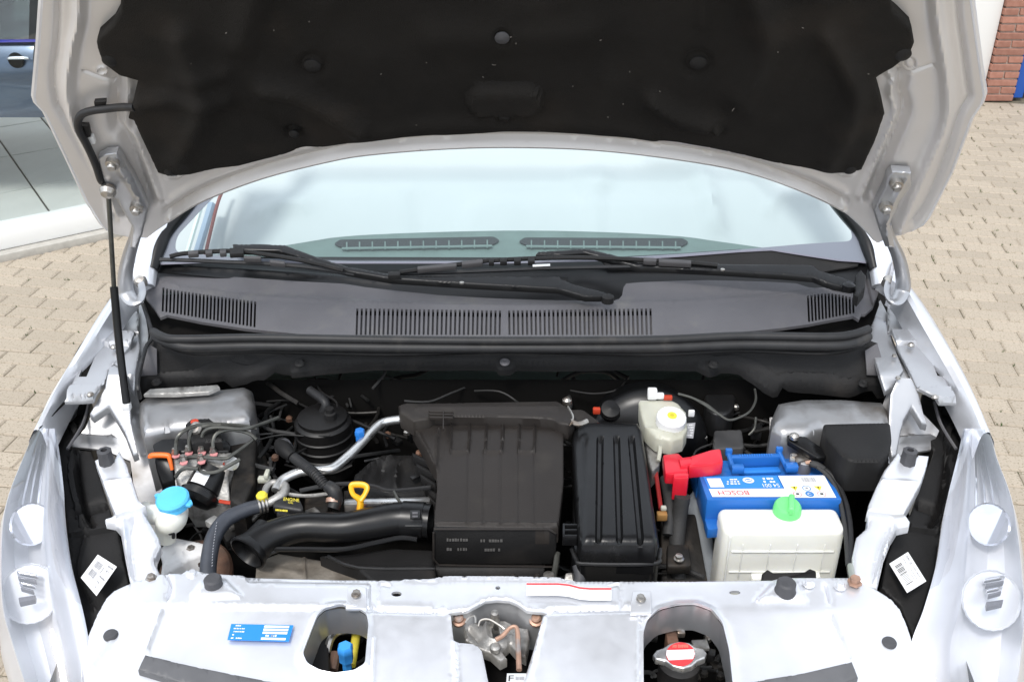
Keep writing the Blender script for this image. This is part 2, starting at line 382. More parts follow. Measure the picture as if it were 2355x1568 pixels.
    def loft(s, rows, m, closed=False, th=0., dirv=(0, 0, -1)):
        R = [np.array(r, float) for r in rows]; n = len(R[0]); vs = np.concatenate(R); fs = []
        for i in range(len(R)-1):
            for k in range(n if closed else n-1): fs.append((i*n+k, i*n+(k+1) % n, (i+1)*n+(k+1) % n, (i+1)*n+k))
        s.add(vs, fs, m)
        return s
    def quad(s, c, m, th=.0006, up=(0, 0, 1)):
        c = [np.array(q, float) for q in c]; n = np.cross(c[1]-c[0], c[3]-c[0]); n /= np.linalg.norm(n)
        if n@np.array(up) < 0: n = -n
        vs = [q+n*th for q in c]+c
        s.add(vs, [(0, 1, 2, 3), (7, 6, 5, 4), (0, 4, 5, 1), (1, 5, 6, 2), (2, 6, 7, 3), (3, 7, 4, 0)], m, True); return s
    def build(s, name, parent=None):
        me = bpy.data.meshes.new(name)
        L = np.zeros(3); q = parent
        while q is not None: L += np.array(q.location); q = q.parent
        me.from_pydata([(a[0]-L[0], a[1]-L[1], a[2]-L[2]) for a in s.v], [], s.f)
        for m in s.mats: me.materials.append(m)
        me.polygons.foreach_set('material_index', s.m)
        me.polygons.foreach_set('use_smooth', [not f for f in s.flat])
        bm = bmesh.new(); bm.from_mesh(me); bmesh.ops.recalc_face_normals(bm, faces=bm.faces[:]); bm.to_mesh(me); bm.free()
        me.set_sharp_from_angle(angle=math.radians(38)); me.update()
        o = bpy.data.objects.new(name, me); COL.objects.link(o)
        if parent is not None: o.parent = parent
        return o
class Q4:
    """a flat printed area with corners given as top-left, top-right, bottom-right, bottom-left"""
    def __init__(s, c, up=(0, 0, 1)):
        s.c = [np.array(q, float) for q in c]; n = np.cross(s.c[1]-s.c[0], s.c[3]-s.c[0]); s.n = n/np.linalg.norm(n)
        if s.n@np.array(up) < 0: s.n = -s.n
    def at(s, a, b, h=0): return s.c[0]*(1-a)*(1-b)+s.c[1]*a*(1-b)+s.c[2]*a*b+s.c[3]*(1-a)*b+s.n*h
    def patch(s, mb, a0, b0, a1, b1, m, h=.0008):
        mb.add([s.at(a0, b0, h), s.at(a1, b0, h), s.at(a1, b1, h), s.at(a0, b1, h)], [(0, 1, 2, 3)], m, True)
    def poly(s, mb, pts, m, h=.0008):
        mb.add([s.at(a, b, h) for a, b in pts], [tuple(range(len(pts)))], m, True)
    def ring(s, mb, a, b, ra, rb, m, w=.25, h=.0009, n=16):
        vs = []; fs = []
        for k in range(n):
            q = 2*math.pi*k/n; vs += [s.at(a+ra*math.cos(q), b+rb*math.sin(q), h), s.at(a+ra*(1-w)*math.cos(q), b+rb*(1-w)*math.sin(q), h)]
        for k in range(n): j = (k+1) % n; fs.append((2*k, 2*j, 2*j+1, 2*k+1))
        mb.add(vs, fs, m, True)
    def text(s, mb, txt, a0, b0, a1, b1, m, flip=False, h=.0011, ext=0.):
        """text fitted in the box; flip = reads upside down"""
        vs, fs = glyphs(txt, ext)
        if not len(vs): return
        x = vs[:, 0]; y = vs[:, 1]; X = (x-x.min())/(x.max()-x.min()); Y = (y-y.min())/(y.max()-y.min())
        if flip: A = a1-(a1-a0)*X; B = b0+(b1-b0)*Y
        else: A = a0+(a1-a0)*X; B = b1-(b1-b0)*Y
        mb.add([s.at(p, q, h+e) for p, q, e in zip(A, B, vs[:, 2])], fs, m, True)
_G = {}
def glyphs(txt, ext=0.):
    if (txt, ext) in _G: return _G[(txt, ext)]
    c = bpy.data.curves.new('lettering', 'FONT'); c.body = txt; c.resolution_u = 3
    o = bpy.data.objects.new('lettering', c); COL.objects.link(o)
    dg = bpy.context.evaluated_depsgraph_get(); me = bpy.data.meshes.new_from_object(o.evaluated_get(dg))
    vs = np.array([tuple(v.co) for v in me.vertices]); fs = [tuple(p.vertices) for p in me.polygons]
    bpy.data.objects.remove(o); bpy.data.curves.remove(c); bpy.data.meshes.remove(me)
    if len(vs): vs[:, 2] = ext
    _G[(txt, ext)] = (vs, fs); return _G[(txt, ext)]
def thing(name, label, cat, loc=(0, 0, 0), group=None):
    o = bpy.data.objects.new(name, None); COL.objects.link(o); o.location = loc; o.empty_display_size = .05
    o['label'] = label; o['category'] = cat
    if group: o['group'] = group
    return o
def tagk(o, kind): o['kind'] = kind; return o
def node(name, parent):
    o = bpy.data.objects.new(name, None); COL.objects.link(o); o.parent = parent; return o

def ink(q, mb, a0, b0, a1, b1, m):
    """a line of print too small to read in the photograph: short strokes"""
    L = a1-a0; n = max(2, int(L/.025)); 
    for k in range(n):
        if random.random() < .14: continue
        a = a0+L*k/n; q.patch(mb, a, b0+random.uniform(0, .02)*(b1-b0)*10, a+L/n*random.uniform(.5, .9), b1, m, .0009)
# ================================================================== SETTING: paved yard
GA = math.radians(-8.)
def rotg(x, y): return (x*math.cos(GA)-y*math.sin(GA), x*math.sin(GA)+y*math.cos(GA))
ground = MB(); ground.add([(-60, -20, -.006), (60, -20, -.006), (60, 120, -.006), (-60, 120, -.006)], [(0, 1, 2, 3)], sand)
ground = tagk(ground.build('ground'), 'structure')
def proj(x, y, z):
    d = np.array([x, y, z])-O; w = d@FW
    return CX+FPX*(d@RT)/w, CY-FPX*(d@UP)/w, w
PW, PL = .088, .178
pv_me = None; spots = []
for i in range(-40, 40):
    for j in range(0, 108):
        x0 = (i+(.5 if j % 2 else 0)+random.uniform(-.012, .012))*PL; y0 = j*PW-1.2
        x, y = rotg(x0, y0)
        if not (-6.6 < x < 6.6 and -.5 < y < 8.2): continue
        if x < -1.2 and (y-4.22) > (x+2.35)*.667+.02: continue      # inside the showroom
        if x > 2.2 and y > 6.70: continue
        u, v, w = proj(x, y, 0); score = 0
        vis = (-30 < u < 330 and 520 < v < 1010) or (2040 < u < 2385 and 225 < v < 1330)
        spots.append((vis, -w, x, y))
spots.sort(reverse=True)
def paver_geo(x, y, lx, ly, rz, tz, mb=None):
    ch = .006; hx, hy = lx/2, ly/2
    ring = [(-hx, -hy, -.02), (hx, -hy, -.02), (hx, hy, -.02), (-hx, hy, -.02), (-hx, -hy, -.005), (hx, -hy, -.005), (hx, hy, -.005), (-hx, hy, -.005),
            (-hx+ch, -hy+ch, 0), (hx-ch, -hy+ch, 0), (hx-ch, hy-ch, 0), (-hx+ch, hy-ch, 0)]
    fs = [(0, 1, 5, 4), (1, 2, 6, 5), (2, 3, 7, 6), (3, 0, 4, 7), (4, 5, 9, 8), (5, 6, 10, 9), (6, 7, 11, 10), (7, 4, 8, 11), (8, 9, 10, 11)]
    c, s_ = math.cos(rz), math.sin(rz)
    return [(x+a*c-b*s_, y+a*s_+b*c, e+tz) for a, b, e in ring], fs
m0 = MB(); vs, fs = paver_geo(0, 0, PL-.0026, PW-.0026, 0, 0); m0.add(vs, fs, paver_m, True); first = m0.build('paver', ground); stuffp = MB(); np_ = 0
for k, (vis, w, x, y) in enumerate(spots):
    rz = GA+random.uniform(-.012, .012); tz = random.uniform(-.001, .001)
    if vis and np_ < 300:
        o = first if np_ == 0 else first.copy()
        if np_: COL.objects.link(o); o.parent = ground
        o.location = (x, y, tz); o.rotation_euler = (random.uniform(-.006, .006), random.uniform(-.005, .005), rz); np_ += 1
    else:
        vs, fs = paver_geo(x, y, PL-.0026, PW-.0026, rz, tz); stuffp.add(vs, fs, paver_m, True)
tagk(stuffp.build('paver_field', ground), 'stuff')
gr = mat('moss_green', (.05, .09, .02), .9, noise=.3, nscale=60)
wd = MB()
for k in range(260):   # little tufts in the joints
    vis, w, x, y = random.choice(spots[:420]); a = GA+random.choice([0, 0, math.pi/2])
    ox = random.uniform(-.1, .1) if abs(a-GA) < .1 else PL/2; oy = PW/2 if abs(a-GA) < .1 else random.uniform(-.04, .04)
    px_, py_ = rotg(ox, oy); bx, by = x+px_, y+py_
    for q in range(3):
        dx, dy = random.uniform(-.006, .006), random.uniform(-.006, .006); t = random.uniform(0, 6.28)
        wd.add([(bx+dx-.002*math.cos(t), by+dy-.002*math.sin(t), -.004), (bx+dx+.002*math.cos(t), by+dy+.002*math.sin(t), -.004), (bx+dx+random.uniform(-.006, .006), by+dy, random.uniform(.004, .012))], [(0, 1, 2)], gr, True)
g_ = wd.build('grass_tufts'); tagk(g_, 'stuff'); g_['label'] = 'tiny green grass tufts in the joints of the beige pavers'; g_['category'] = 'grass'

# ================================================================== showroom behind the left corner
sh = thing('showroom', 'glass showroom front with white sill and grey floor tiles behind the car', 'building', (-2.35, 4.22, 0))
D = np.array([.832, .555]); Nn = np.array([-.555, .832])      # along the front, and inward
A0 = np.array([-2.35, 4.20])
def SP(a, b, z): q = A0+D*a+Nn*b; return (q[0], q[1], z)
def sbox(mb, a0, a1, b0, b1, z0, z1, m, bev=.004):
    mb.prism([SP(a0, b0, z1), SP(a1, b0, z1), SP(a1, b1, z1), SP(a0, b1, z1)], m, zb=z0, bev=bev)
MB2 = MB(); sbox(MB2, -4.5, 5.4, -.03, .07, -.01, .035, conc); MB2.build('plinth', sh)
MB2 = MB(); sbox(MB2, -4.5, 5.4, .02, .14, .036, .135, sill_m, .008); MB2.build('sill', sh)
tl = node('tiled_floor', sh); bpy.context.view_layer.update()
fb = MB(); fb.add([SP(-6, .145, .04), SP(7, .145, .04), SP(7, 9, .04), SP(-6, 9, .04)], [(0, 1, 2, 3)], grout); fb.build('screed', tl)
t1 = None; TS = .60
for i in range(-10, 12):
    for j in range(0, 12):
        if t1 is None:
            q = MB(); q.box((-2.35, 4.22, .046), (TS*.5-.010, TS-.010, .01), tile_m, bev=.0015, seg=1); t1 = q.build('tile', tl); o = t1
        else: o = t1.copy(); COL.objects.link(o); o.parent = tl
        a = (i+.5)*TS*.5; b = .16+(j+.5)*TS
        q = A0+D*a*1.0+Nn*b+D*(0.0); o.location = (q[0]+2.35, q[1]-4.22, random.uniform(-.0006, .0006)); o.rotation_euler = (0, 0, math.atan2(D[1], D[0]))
# tile mesh is centred on its own origin
for v in t1.data.vertices: v.co.x -= 0.0
for k, a in enumerate((-2.2, .9, 4.0)):
    q = MB(); sbox(q, a-.03, a+.03, .05, .11, .136, 2.9, sill_m); q.build('mullion', sh)
for a0, a1 in ((-2.17, .87), (.93, 3.97)):
    q = MB(); sbox(q, a0, a1, .078, .086, .136, 2.8, glass_s, 0); q.build('pane', sh)
q = MB(); sbox(q, -6, 7, 8.5, 8.7, .0, 3.1, mat('showroom_wall', (.5, .5, .48), .8, noise=.05, nscale=3)); q.build('back_wall', sh)

# ================================================================== blue car inside the showroom
YC = 4.75
bc = thing('blue_car', 'metallic blue car parked inside the glass showroom, only its door in view', 'car', (-4., 5.5, .05))
def side(u, v, dy=0): return PY(u, v, YC+dy)
zt = float(side(50, 97)[2]); zs = .56; xe = -1.93
q = MB()
prof = [(0, .50), (.0, zs), (-.035, zs+.08), (-.055, (zs+zt)/2), (-.03, zt-.05), (.02, zt)]
rows = []
for dy, z in prof: rows.append([(x, YC+dy+ (0 if x < xe-.3 else (x-xe+.3)**2*1.2), z) for x in np.linspace(-6.3, xe, 40)])
q.loft(rows, car_b)
q.prism([(-6.3, YC+.02, zt), (xe, YC+.12, zt), (xe, YC+1.3, zt), (-6.3, YC+1.3, zt)], car_b, zb=.50, bev=.02)
q.prism([(-5.6, YC+.25, zt+.5), (-2.7, YC+.25, zt+.5), (-2.7, YC+1.4, zt+.5), (-5.6, YC+1.4, zt+.5)], car_b, drop=.03, bev=.01)
q.build('body', bc)
dr = node('door', bc)
for nm, us in (('door_gap', 79),):
    p = [side(us+3, 97, -.004), side(us, 110, -.026), side(us-1, 150, -.052), side(us+4, 190, -.046), side(us+6, 222, -.03)]
    q = MB(); q.tube(p, .0035, black_i, n=6); q.build(nm, dr)
q = MB(); q.tube([side(17, 138, -.05), side(21, 134.5, -.085), side(40, 133.5, -.09), side(62, 134, -.085), side(66, 138, -.05)], [.006, .009, .010, .009, .006], chrome, n=10, flat=.8)
q.lathe(side(38, 139, -.045), [(.0, -.004), (.03, -.004), (.036, .0), (.034, .012)], plast_s, axis=(0, -1, 0)); q.build('handle', dr)
q = MB(); q.prism([tuple(side(-300, 103, -.01)), tuple(side(96, 97, -.01)), tuple(side(97, 92, .0)), tuple(side(-300, 98, 0))], mat('trim_blue_reflection', (.03, .03, .25), .3), drop=.015, dirv=(0, 1, 0), bev=0); q.build('window_trim', dr)  # black window frame, its blue reflection put into the colour
q = MB(); q.prism([tuple(side(66, 94, .012)), tuple(side(97, 93, .012)), tuple(side(101, -160, .22)), tuple(side(72, -160, .22))], plast_s, drop=.03, dirv=(0, 1, 0), bev=0); q.build('pillar', bc)
q = MB(); q.add([side(-600, 97, .02), side(66, 95, .02), side(72, -160, .22), side(-600, -160, .22)], [(0, 1, 2, 3)], glass_c); q.build('window', bc)
q = MB()
for x in (-3.9, -3.0):
    q.box((x, YC+.75, .75), (.45, .5, .12), plast_m, bev=.04); q.box((x+.22, YC+.75, 1.05), (.12, .48, .6), plast_m, bev=.05); q.box((x+.24, YC+.75, 1.42), (.09, .26, .18), plast_m, bev=.04)
q.build('seats', bc)
for x in (-5.9, -3.35):
    wn = node('wheel', bc)
    q = MB(); q.lathe((x, YC+.20, .36), [(.2, -.1), (.29, -.1), (.305, -.07), (.305, .07), (.29, .1), (.2, .1)], rubber, axis=(0, 1, 0), n=36); q.build('tyre', wn)
    q = MB(); q.lathe((x, YC+.12, .36), [(0, .01), (.06, 0), (.18, .03), (.2, 0), (.2, .1)], alu, axis=(0, 1, 0), n=30); q.build('rim', wn)

# ================================================================== right background: brick pier, white door frame, blue door
YB = 6.75
bp = thing('brick_pier', 'red brick wall pier between the white door frame and the blue door', 'brick wall', (3.3, YB, 0))
xl = float(PY(2262, 235, YB)[0]); xr = float(PY(2329, 235, YB)[0])
q = MB(); q.prism([(xl+.012, YB+.012, 2.6), (xr-.006, YB+.012, 2.6), (xr-.006, YB+.45, 2.6), (xl+.012, YB+.45, 2.6)], mortar, zb=0, bev=0); q.build('mortar_core', bp)
BH, BL, JT = .041, .205, .0105; b1 = {}
for r in range(46):
    z = .003+r*(BH+JT)+BH/2; x = xl
    off = BL*.5 if r % 2 else 0; segs = []; x = xl-off+0
    while x < xr-.01:
        a = max(x, xl); b = min(x+BL-JT, xr); x += BL
        if b-a > .03: segs.append((a, b))
    for a, b in segs:
        L = round(b-a, 3)
        if L not in b1:
            q = MB(); q.box((3.3, YB, 0), (L, .10, BH), brick_m, bev=.003, seg=1); o = q.build('brick', bp); b1[L] = o
        else: o = b1[L].copy(); COL.objects.link(o); o.parent = bp
        o.location = ((a+b)/2-3.3, .05+random.uniform(-.0025, .0025), z)
wdr = thing('white_door', 'white framed door with a glass pane left of the brick pier', 'door', (xl-.2, YB, 0))
q = MB()
q.prism([(xl-.20, YB+.03, 2.6), (xl-.004, YB+.03, 2.6), (xl-.004, YB+.16, 2.6), (xl-.20, YB+.16, 2.6)], door_w, zb=.12, bev=.004); q.build('frame', wdr)
q = MB(); q.prism([(xl-.22, YB+.0, .12), (xl-.004, YB+.0, .12), (xl-.004, YB+.2, .12), (xl-.22, YB+.2, .12)], conc, zb=0, bev=.004)
q.build('step', wdr)
zr = float(PY(2245, 38, YB+.08)[2])
q = MB(); q.box((xl-.66, YB+.10, (zr+.14)/2), (.9, .04, zr-.14), door_w, bev=.004); q.box((xl-.66, YB+.10, 2.3), (.9, .04, .3), door_w, bev=.004)
q.box((xl-.24, YB+.10, (zr+2.15)/2), (.06, .04, 2.15-zr), door_w, bev=.002); q.build('door_leaf', wdr)
q = MB(); q.box((xl-.68, YB+.11, (zr+2.15)/2), (.82, .006, 2.15-zr-.01), glass_c, bev=0); q.build('pane', wdr)
q = MB(); q.box((xl-.68, YB+.6, 1.3), (.9, .03, 2.4), plast_m, bev=0); q.build('room_behind', wdr)
bd = thing('blue_door', 'blue painted door at the right edge beside the brick pier', 'door', (xr+.3, YB, 0))
q = MB(); q.prism([(xr+.004, YB+.02, 2.6), (xr+.07, YB+.02, 2.6), (xr+.07, YB+.14, 2.6), (xr+.004, YB+.14, 2.6)], door_b, zb=.02, bev=.004); q.build('frame', bd)
q = MB()
for k in range(8):
    x = xr+.075+k*.115; q.box((x+.055, YB+.08, 1.32), (.108, .03, 2.56), door_b, bev=.006)
q.build('door_leaf', bd)
wl = thing('rear_wall', 'plain wall far behind the car at the right', 'wall', (3, 7.4, 0))
q = MB(); q.prism([(xl-6.5, YB+.7, 2.9), (xl+9, YB+.7, 2.9), (xl+9, YB+.9, 2.9), (xl-6.5, YB+.9, 2.9)], mat('rendered_wall', (.45, .43, .40), .9, noise=.08, nscale=3), zb=0, bev=0); q.build('wall_face', wl)
# ================================================================== THE SILVER CAR
car = thing('silver_car', 'silver hatchback seen from the front with its bonnet propped wide open', 'car', (0, 1.9, 0))
def M_(u): return 2336-u                                   # mirror a reading about the car's middle
# ---------------- bonnet
BP = (0, 1.70, 1.20); BN = (0, -.8660, -.5)
bon = node('bonnet', car)
outl = [(97, -330), (100, 0), (92, 117), (82, 227), (86, 240), (107, 262), (156, 364), (203, 465), (235, 516), (250, 531), (266, 538), (297, 544), (338, 547), (356, 532), (391, 508), (440, 476), (500, 448),
        (556, 426), (613, 407), (669, 391), (757, 371), (845, 356), (1000, 343), (1165, 338), (1270, 340), (1361, 344), (1460, 353), (1556, 366), (1640, 380), (1713, 395), (1778, 413), (1859, 446), (1938, 485), (1992, 532),
        (2016, 559), (2035, 549), (2051, 544), (2094, 532), (2118, 520), (2133, 501), (2184, 399), (2231, 274), (2254, 240), (2260, 221), (2250, 156), (2229, 0), (2215, -330)]
ia = outl.index((356, 532)); ib = outl.index((2016, 559))
outl = outl[:ia]+[tuple(a) for a in cr(outl[ia:ib+1], 4)]+outl[ib+1:]
arc = [(391, 508), (440, 476), (500, 448), (613, 407), (757, 371), (845, 356), (1000, 343), (1165, 338), (1361, 344), (1556, 366), (1713, 395), (1859, 446), (1938, 485)]
arcu = [(a, b-40-(0 if 600 < a < 1750 else 6)) for a, b in arc]
L1 = [(133, -330), (134, 0), (128, 117), (121, 168), (129, 235), (150, 275), (188, 344), (235, 430), (262, 500)]
L2 = [(182, -330), (184, 0), (168, 100), (156, 188), (164, 245), (172, 280), (205, 350), (242, 426), (270, 480)]
R1 = [(2200, -330), (2203, 0), (2215, 110), (2226, 200), (2228, 226), (2205, 270), (2168, 380), (2128, 470), (2100, 510)]
R2 = [(2130, -330), (2150, 0), (2172, 150), (2178, 240), (2165, 300), (2130, 380), (2090, 470), (2068, 520)]
dl = [(285, 140), (276, 160), (280, 200), (274, 250), (276, 290), (300, 320), (350, 455)]
dr_ = [(2045, 140), (2072, 175), (2068, 210), (2078, 250), (2066, 290), (2040, 350), (2000, 450)]
rel = [('g', L1, 7, -.006), ('g', L2, 13, .012), ('g', R1, 7, -.006), ('g', R2, 15, .012),
       ('g', [(a-9, b) for a, b in dl], 13, -.014), ('g', [(a+2, b) for a, b in dr_], 13, -.014),
       ('g', [(a+18, b) for a, b in dl], 9, .006), ('g', [(a-20, b) for a, b in dr_], 9, .006),
       ('g', [(a, b-20) for a, b in arc], 9, -.012), ('g', [(a, b-5) for a, b in arc], 6, .006), ('g', arcu, 10, .004),
       ('g', [(195, 165), (262, 192)], 3, -.006), ('g', [(2060, 180), (2145, 150)], 3, -.006),
       ('g', circ(236, 160, 12, 8), 3, .004), ('g', circ(2092, 148, 12, 12), 3, -.003),
       ('p', circ(400, 392, 26, 17), 8, .006), ('p', circ(1945, 386, 26, 17), 8, .006)]
MB().sheet(outl, bonnet_in, plane=(BP, BN), th=.002, step=6, rel=rel, holes=[circ(400, 391, 14, 9, 14), circ(1943, 384, 14, 9, 14)]).build('inner_panel', bon)
co = np.array([1168, 200.]); skin = [tuple(co+(np.array(q)-co)*np.array([1.004, 1.004])) for q in outl]
for hu, hv in ((400, 391), (1943, 384)): MB().sheet(circ(hu, hv, 17, 12, 14), dark, plane=(BP, BN), th=.001, step=40, off=-.004).build('hole_shade_disc', bon)  # dark disc behind each hole, painted in place of its shade
MB().sheet(skin, silver, plane=(BP, BN), th=.002, step=40, off=-.022).build('outer_skin', bon)
q = MB(); q.tube([tuple(PP(a, b, BP, BN)+np.array(BN)*-.008) for a, b in skin], .006, silver, n=8, smooth=0); q.build('hem_edge', bon)
pad = [(300, -330), (290, -60), (282, 0), (266, 31), (231, 63), (229, 74), (231, 86), (242, 121), (282, 151), (323, 162), (313, 207), (301, 250), (313, 254), (340, 315), (368, 375), (391, 383), (442, 379), (500, 366), (552, 360),
       (613, 344), (689, 325), (770, 313), (857, 301), (1000, 287), (1100, 282), (1165, 280), (1250, 281), (1341, 286), (1450, 294), (1556, 305), (1640, 320), (1713, 336), (1778, 352), (1906, 374), (1950, 376), (1977, 368), (2003, 305), (2029, 239), (2020, 196), (2008, 153), (2047, 133), (2086, 102),
       (2096, 74), (2090, 39), (2063, 12), (2049, 0), (2035, -60), (2030, -330)]
prel = [('g', circ(722, 125, 26, 22), 9, -.006), ('g', circ(1602, 120, 28, 24), 9, -.006), ('r', [(1110, 200), (1215, 200)], 26, .012, 12), ('g', [(610, 170), (700, 190), (830, 270)], 22, .016), ('g', [(330, 205), (420, 195), (520, 205)], 22, .012),
        ('g', [(1500, 205), (1560, 240), (1640, 262)], 20, .014), ('g', [(860, 285), (1000, 262), (1200, 256), (1400, 268), (1500, 290)], 16, .004), ('g', [(520, 220), (640, 270), (700, 310)], 26, -.010), ('g', [(1700, 190), (1760, 60), (1700, -100)], 40, .016),
        ('g', [(1900, 60), (1960, 200), (1900, 340)], 26, .012), ('g', [(420, 60), (470, 200), (420, 330)], 30, .012), ('g', [(600, -80), (560, 60)], 40, .012), ('g', [(1000, 60), (1350, 50)], 40, .006),
        ('g', circ(1160, 245, 14, 12), 6, -.005), ('g', circ(1645, 270, 16, 14), 7, -.007), ('g', circ(680, 283, 16, 10), 7, -.007), ('g', circ(1155, 55, 14, 14), 7, -.005)]
for _ in range(26):
    a, b = random.uniform(300, 2000), random.uniform(-100, 300); t = random.uniform(0, 3.14); L = random.uniform(40, 140)
    prel.append(('g', [(a, b), (a+L*math.cos(t), b+L*.5*math.sin(t))], random.uniform(14, 36), random.uniform(-.005, .006)))
prel = [(r[0], r[1], r[2], r[3]*(1.25 if r[3] > 0 else .8))+tuple(r[4:]) for r in prel]
MB().sheet(pad, felt, plane=(BP, BN), th=.018, step=9, rel=prel, off=.024, rnd=9, rk=.0006).build('insulation_pad', bon)
def bon_pt(u, v, h): return tuple(PP(u, v, BP, BN)+np.array(BN)*h)
for u, v, r, g in ((1155, 54, .0105, 1), (1160, 245, .009, 0), (1645, 270, .010, 0), (259, 114, .0105, 0), (2070, 100, .0115, 0), (396, 369, .010, 0), (1950, 366, .010, 0), (722, 125, .012, 0), (1602, 118, .012, 0), (680, 283, .008, 0)):
    MB().lathe(bon_pt(u, v, .022 if g == 0 else .028), [(r*.6, -.004), (r, 0), (r*1.0, .002), (r*.6, .0045), (0, .005)], plast_m if not g else rubber_g, axis=BN, n=18).build('fastener', bon)
li = MB(); lint = mat('lint', (.22, .20, .18), .9)
for k in range(26):
    a, b = random.uniform(330, 2000), random.uniform(10, 330)
    if not inpoly([a], [b], pad)[0]: continue
    L = random.choice([2, 2, 3, 3, 4, 9]); t = random.uniform(0, 6.28); c = (a+L*math.cos(t), b+L*math.sin(t)); m_ = ((a+c[0])/2+random.uniform(-2, 2), (b+c[1])/2)
    h = .025+relief_at(np.array([a]), np.array([b]), prel)[0]
    li.tube([bon_pt(a, b, h), bon_pt(m_[0], m_[1], h+.001), bon_pt(c[0], c[1], h)], .0004, lint, n=5, smooth=2)
tagk(li.build('lint_specks', bon), 'stuff')
# hinge plates and arms
for side_, plate, arm, bolts in (
    (0, [(231, 344), (250, 334), (274, 332), (289, 352), (313, 391), (338, 442), (344, 465), (332, 520), (318, 552), (303, 552), (309, 504), (274, 442), (250, 430), (239, 391)],
     [(318, 515, 1.25), (310, 545, 1.205), (296, 590, 1.145), (288, 635, 1.095), (290, 668, 1.06), (302, 690, 1.045), (318, 695, 1.045), (327, 672, 1.05), (322, 645, 1.06)], [(266, 349), (320, 453)]),
    (1, [(2047, 375), (2090, 377), (2092, 407), (2067, 442), (2043, 493), (2053, 552), (2031, 548), (2016, 505), (2004, 465), (2016, 438), (2031, 407), (2035, 387)],
     [(2036, 515, 1.25), (2046, 545, 1.205), (2066, 590, 1.145), (2076, 635, 1.095), (2076, 665, 1.06), (2064, 690, 1.045), (2050, 694, 1.045), (2040, 672, 1.05), (2044, 645, 1.06)], [(2055, 397), (2031, 450)])):
    hg = node('bonnet_hinge', car)
    fold = [(330, 445), (300, 395), (270, 350)] if side_ == 0 else [(2080, 385), (2050, 440), (2034, 495), (2040, 540)]
    MB().sheet(plate, silver_in, plane=(BP, BN), th=.012, step=8, off=.020, rnd=5, rel=[('g', fold, 6, .005)]).build('hinge_plate', hg)
    MB().tube(px3(arm), [.011, .012, .014, .015, .015, .014, .011, .009, .007], silver_in, n=10, flat=.55).build('hinge_arm', hg)
    for u, v in bolts: MB().lathe(bon_pt(u, v, .028), [(.011, -.008), (.011, .001), (.0075, .002), (.0075, .007), (.006, .009), (0, .009)], steel, axis=BN, n=12).build('bolt', hg)
    e = arm[-1]; MB().lathe(P(e[0], e[1], e[2]), [(.012, -.012), (.013, 0), (.009, .006), (0, .007)], steel, axis=(0, -.5, .8), n=14).build('hinge_pin', hg)
# washer hose along the bonnet
ho = MB(); ho.tube([bon_pt(*q) for q in ((318, 213, .03), (285, 220, .024), (250, 226, .022), (215, 231, .022), (194, 240, .022), (186, 258, .022), (190, 278, .022), (205, 310, .02), (225, 355, .02), (237, 392, .02), (240, 405, .012))], .0062, rubber, n=10)
ho.build('washer_hose', bon)
q = MB(); q.prism([bon_pt(*c) for c in ((222, 213, .02), (250, 211, .02), (249, 224, .02), (224, 226, .02))], plast_m, drop=-.008, dirv=BN, bev=.001); q.build('hose_clip', bon)
q = MB(); q.prism([bon_pt(*c) for c in ((190, 272, .018), (208, 272, .018), (214, 296, .018), (196, 300, .018))], plast_m, drop=-.010, dirv=BN, bev=.001); q.build('hose_clip', bon)
q = MB(); q.prism([bon_pt(*c) for c in ((204, 300, .014), (218, 300, .014), (224, 316, .014), (211, 319, .014))], white_p, drop=-.008, dirv=BN, bev=.001); q.build('hose_clip', bon)
# bonnet stay
st = node('bonnet_stay', car); a = np.array(bon_pt(256, 408, .03)); b_ = np.array(P(291, 928, .935)); mid = a+(b_-a)*.42
# stay runs slightly bowed, thin upper rod sliding in a thicker tube
k1 = np.array(P(249, 440, 1.335)); k2 = np.array(P(262, 660, 1.14))
MB().tube([a, k1, k2], .0042, pipe_d, n=10, smooth=3).build('stay_rod', st)
MB().tube([k2, P(275, 800, 1.03), b_], .0072, plast_s, n=12, smooth=3).build('stay_tube', st)
MB().lathe(a, [(.003, -.012), (.012, -.008), (.014, 0), (.010, .008), (0, .010)], steel, axis=BN, n=14).build('ball_joint', st)
MB().box(P(291, 934, .93), (.016, .014, .016), white_p, bev=.003).build('clip', st)

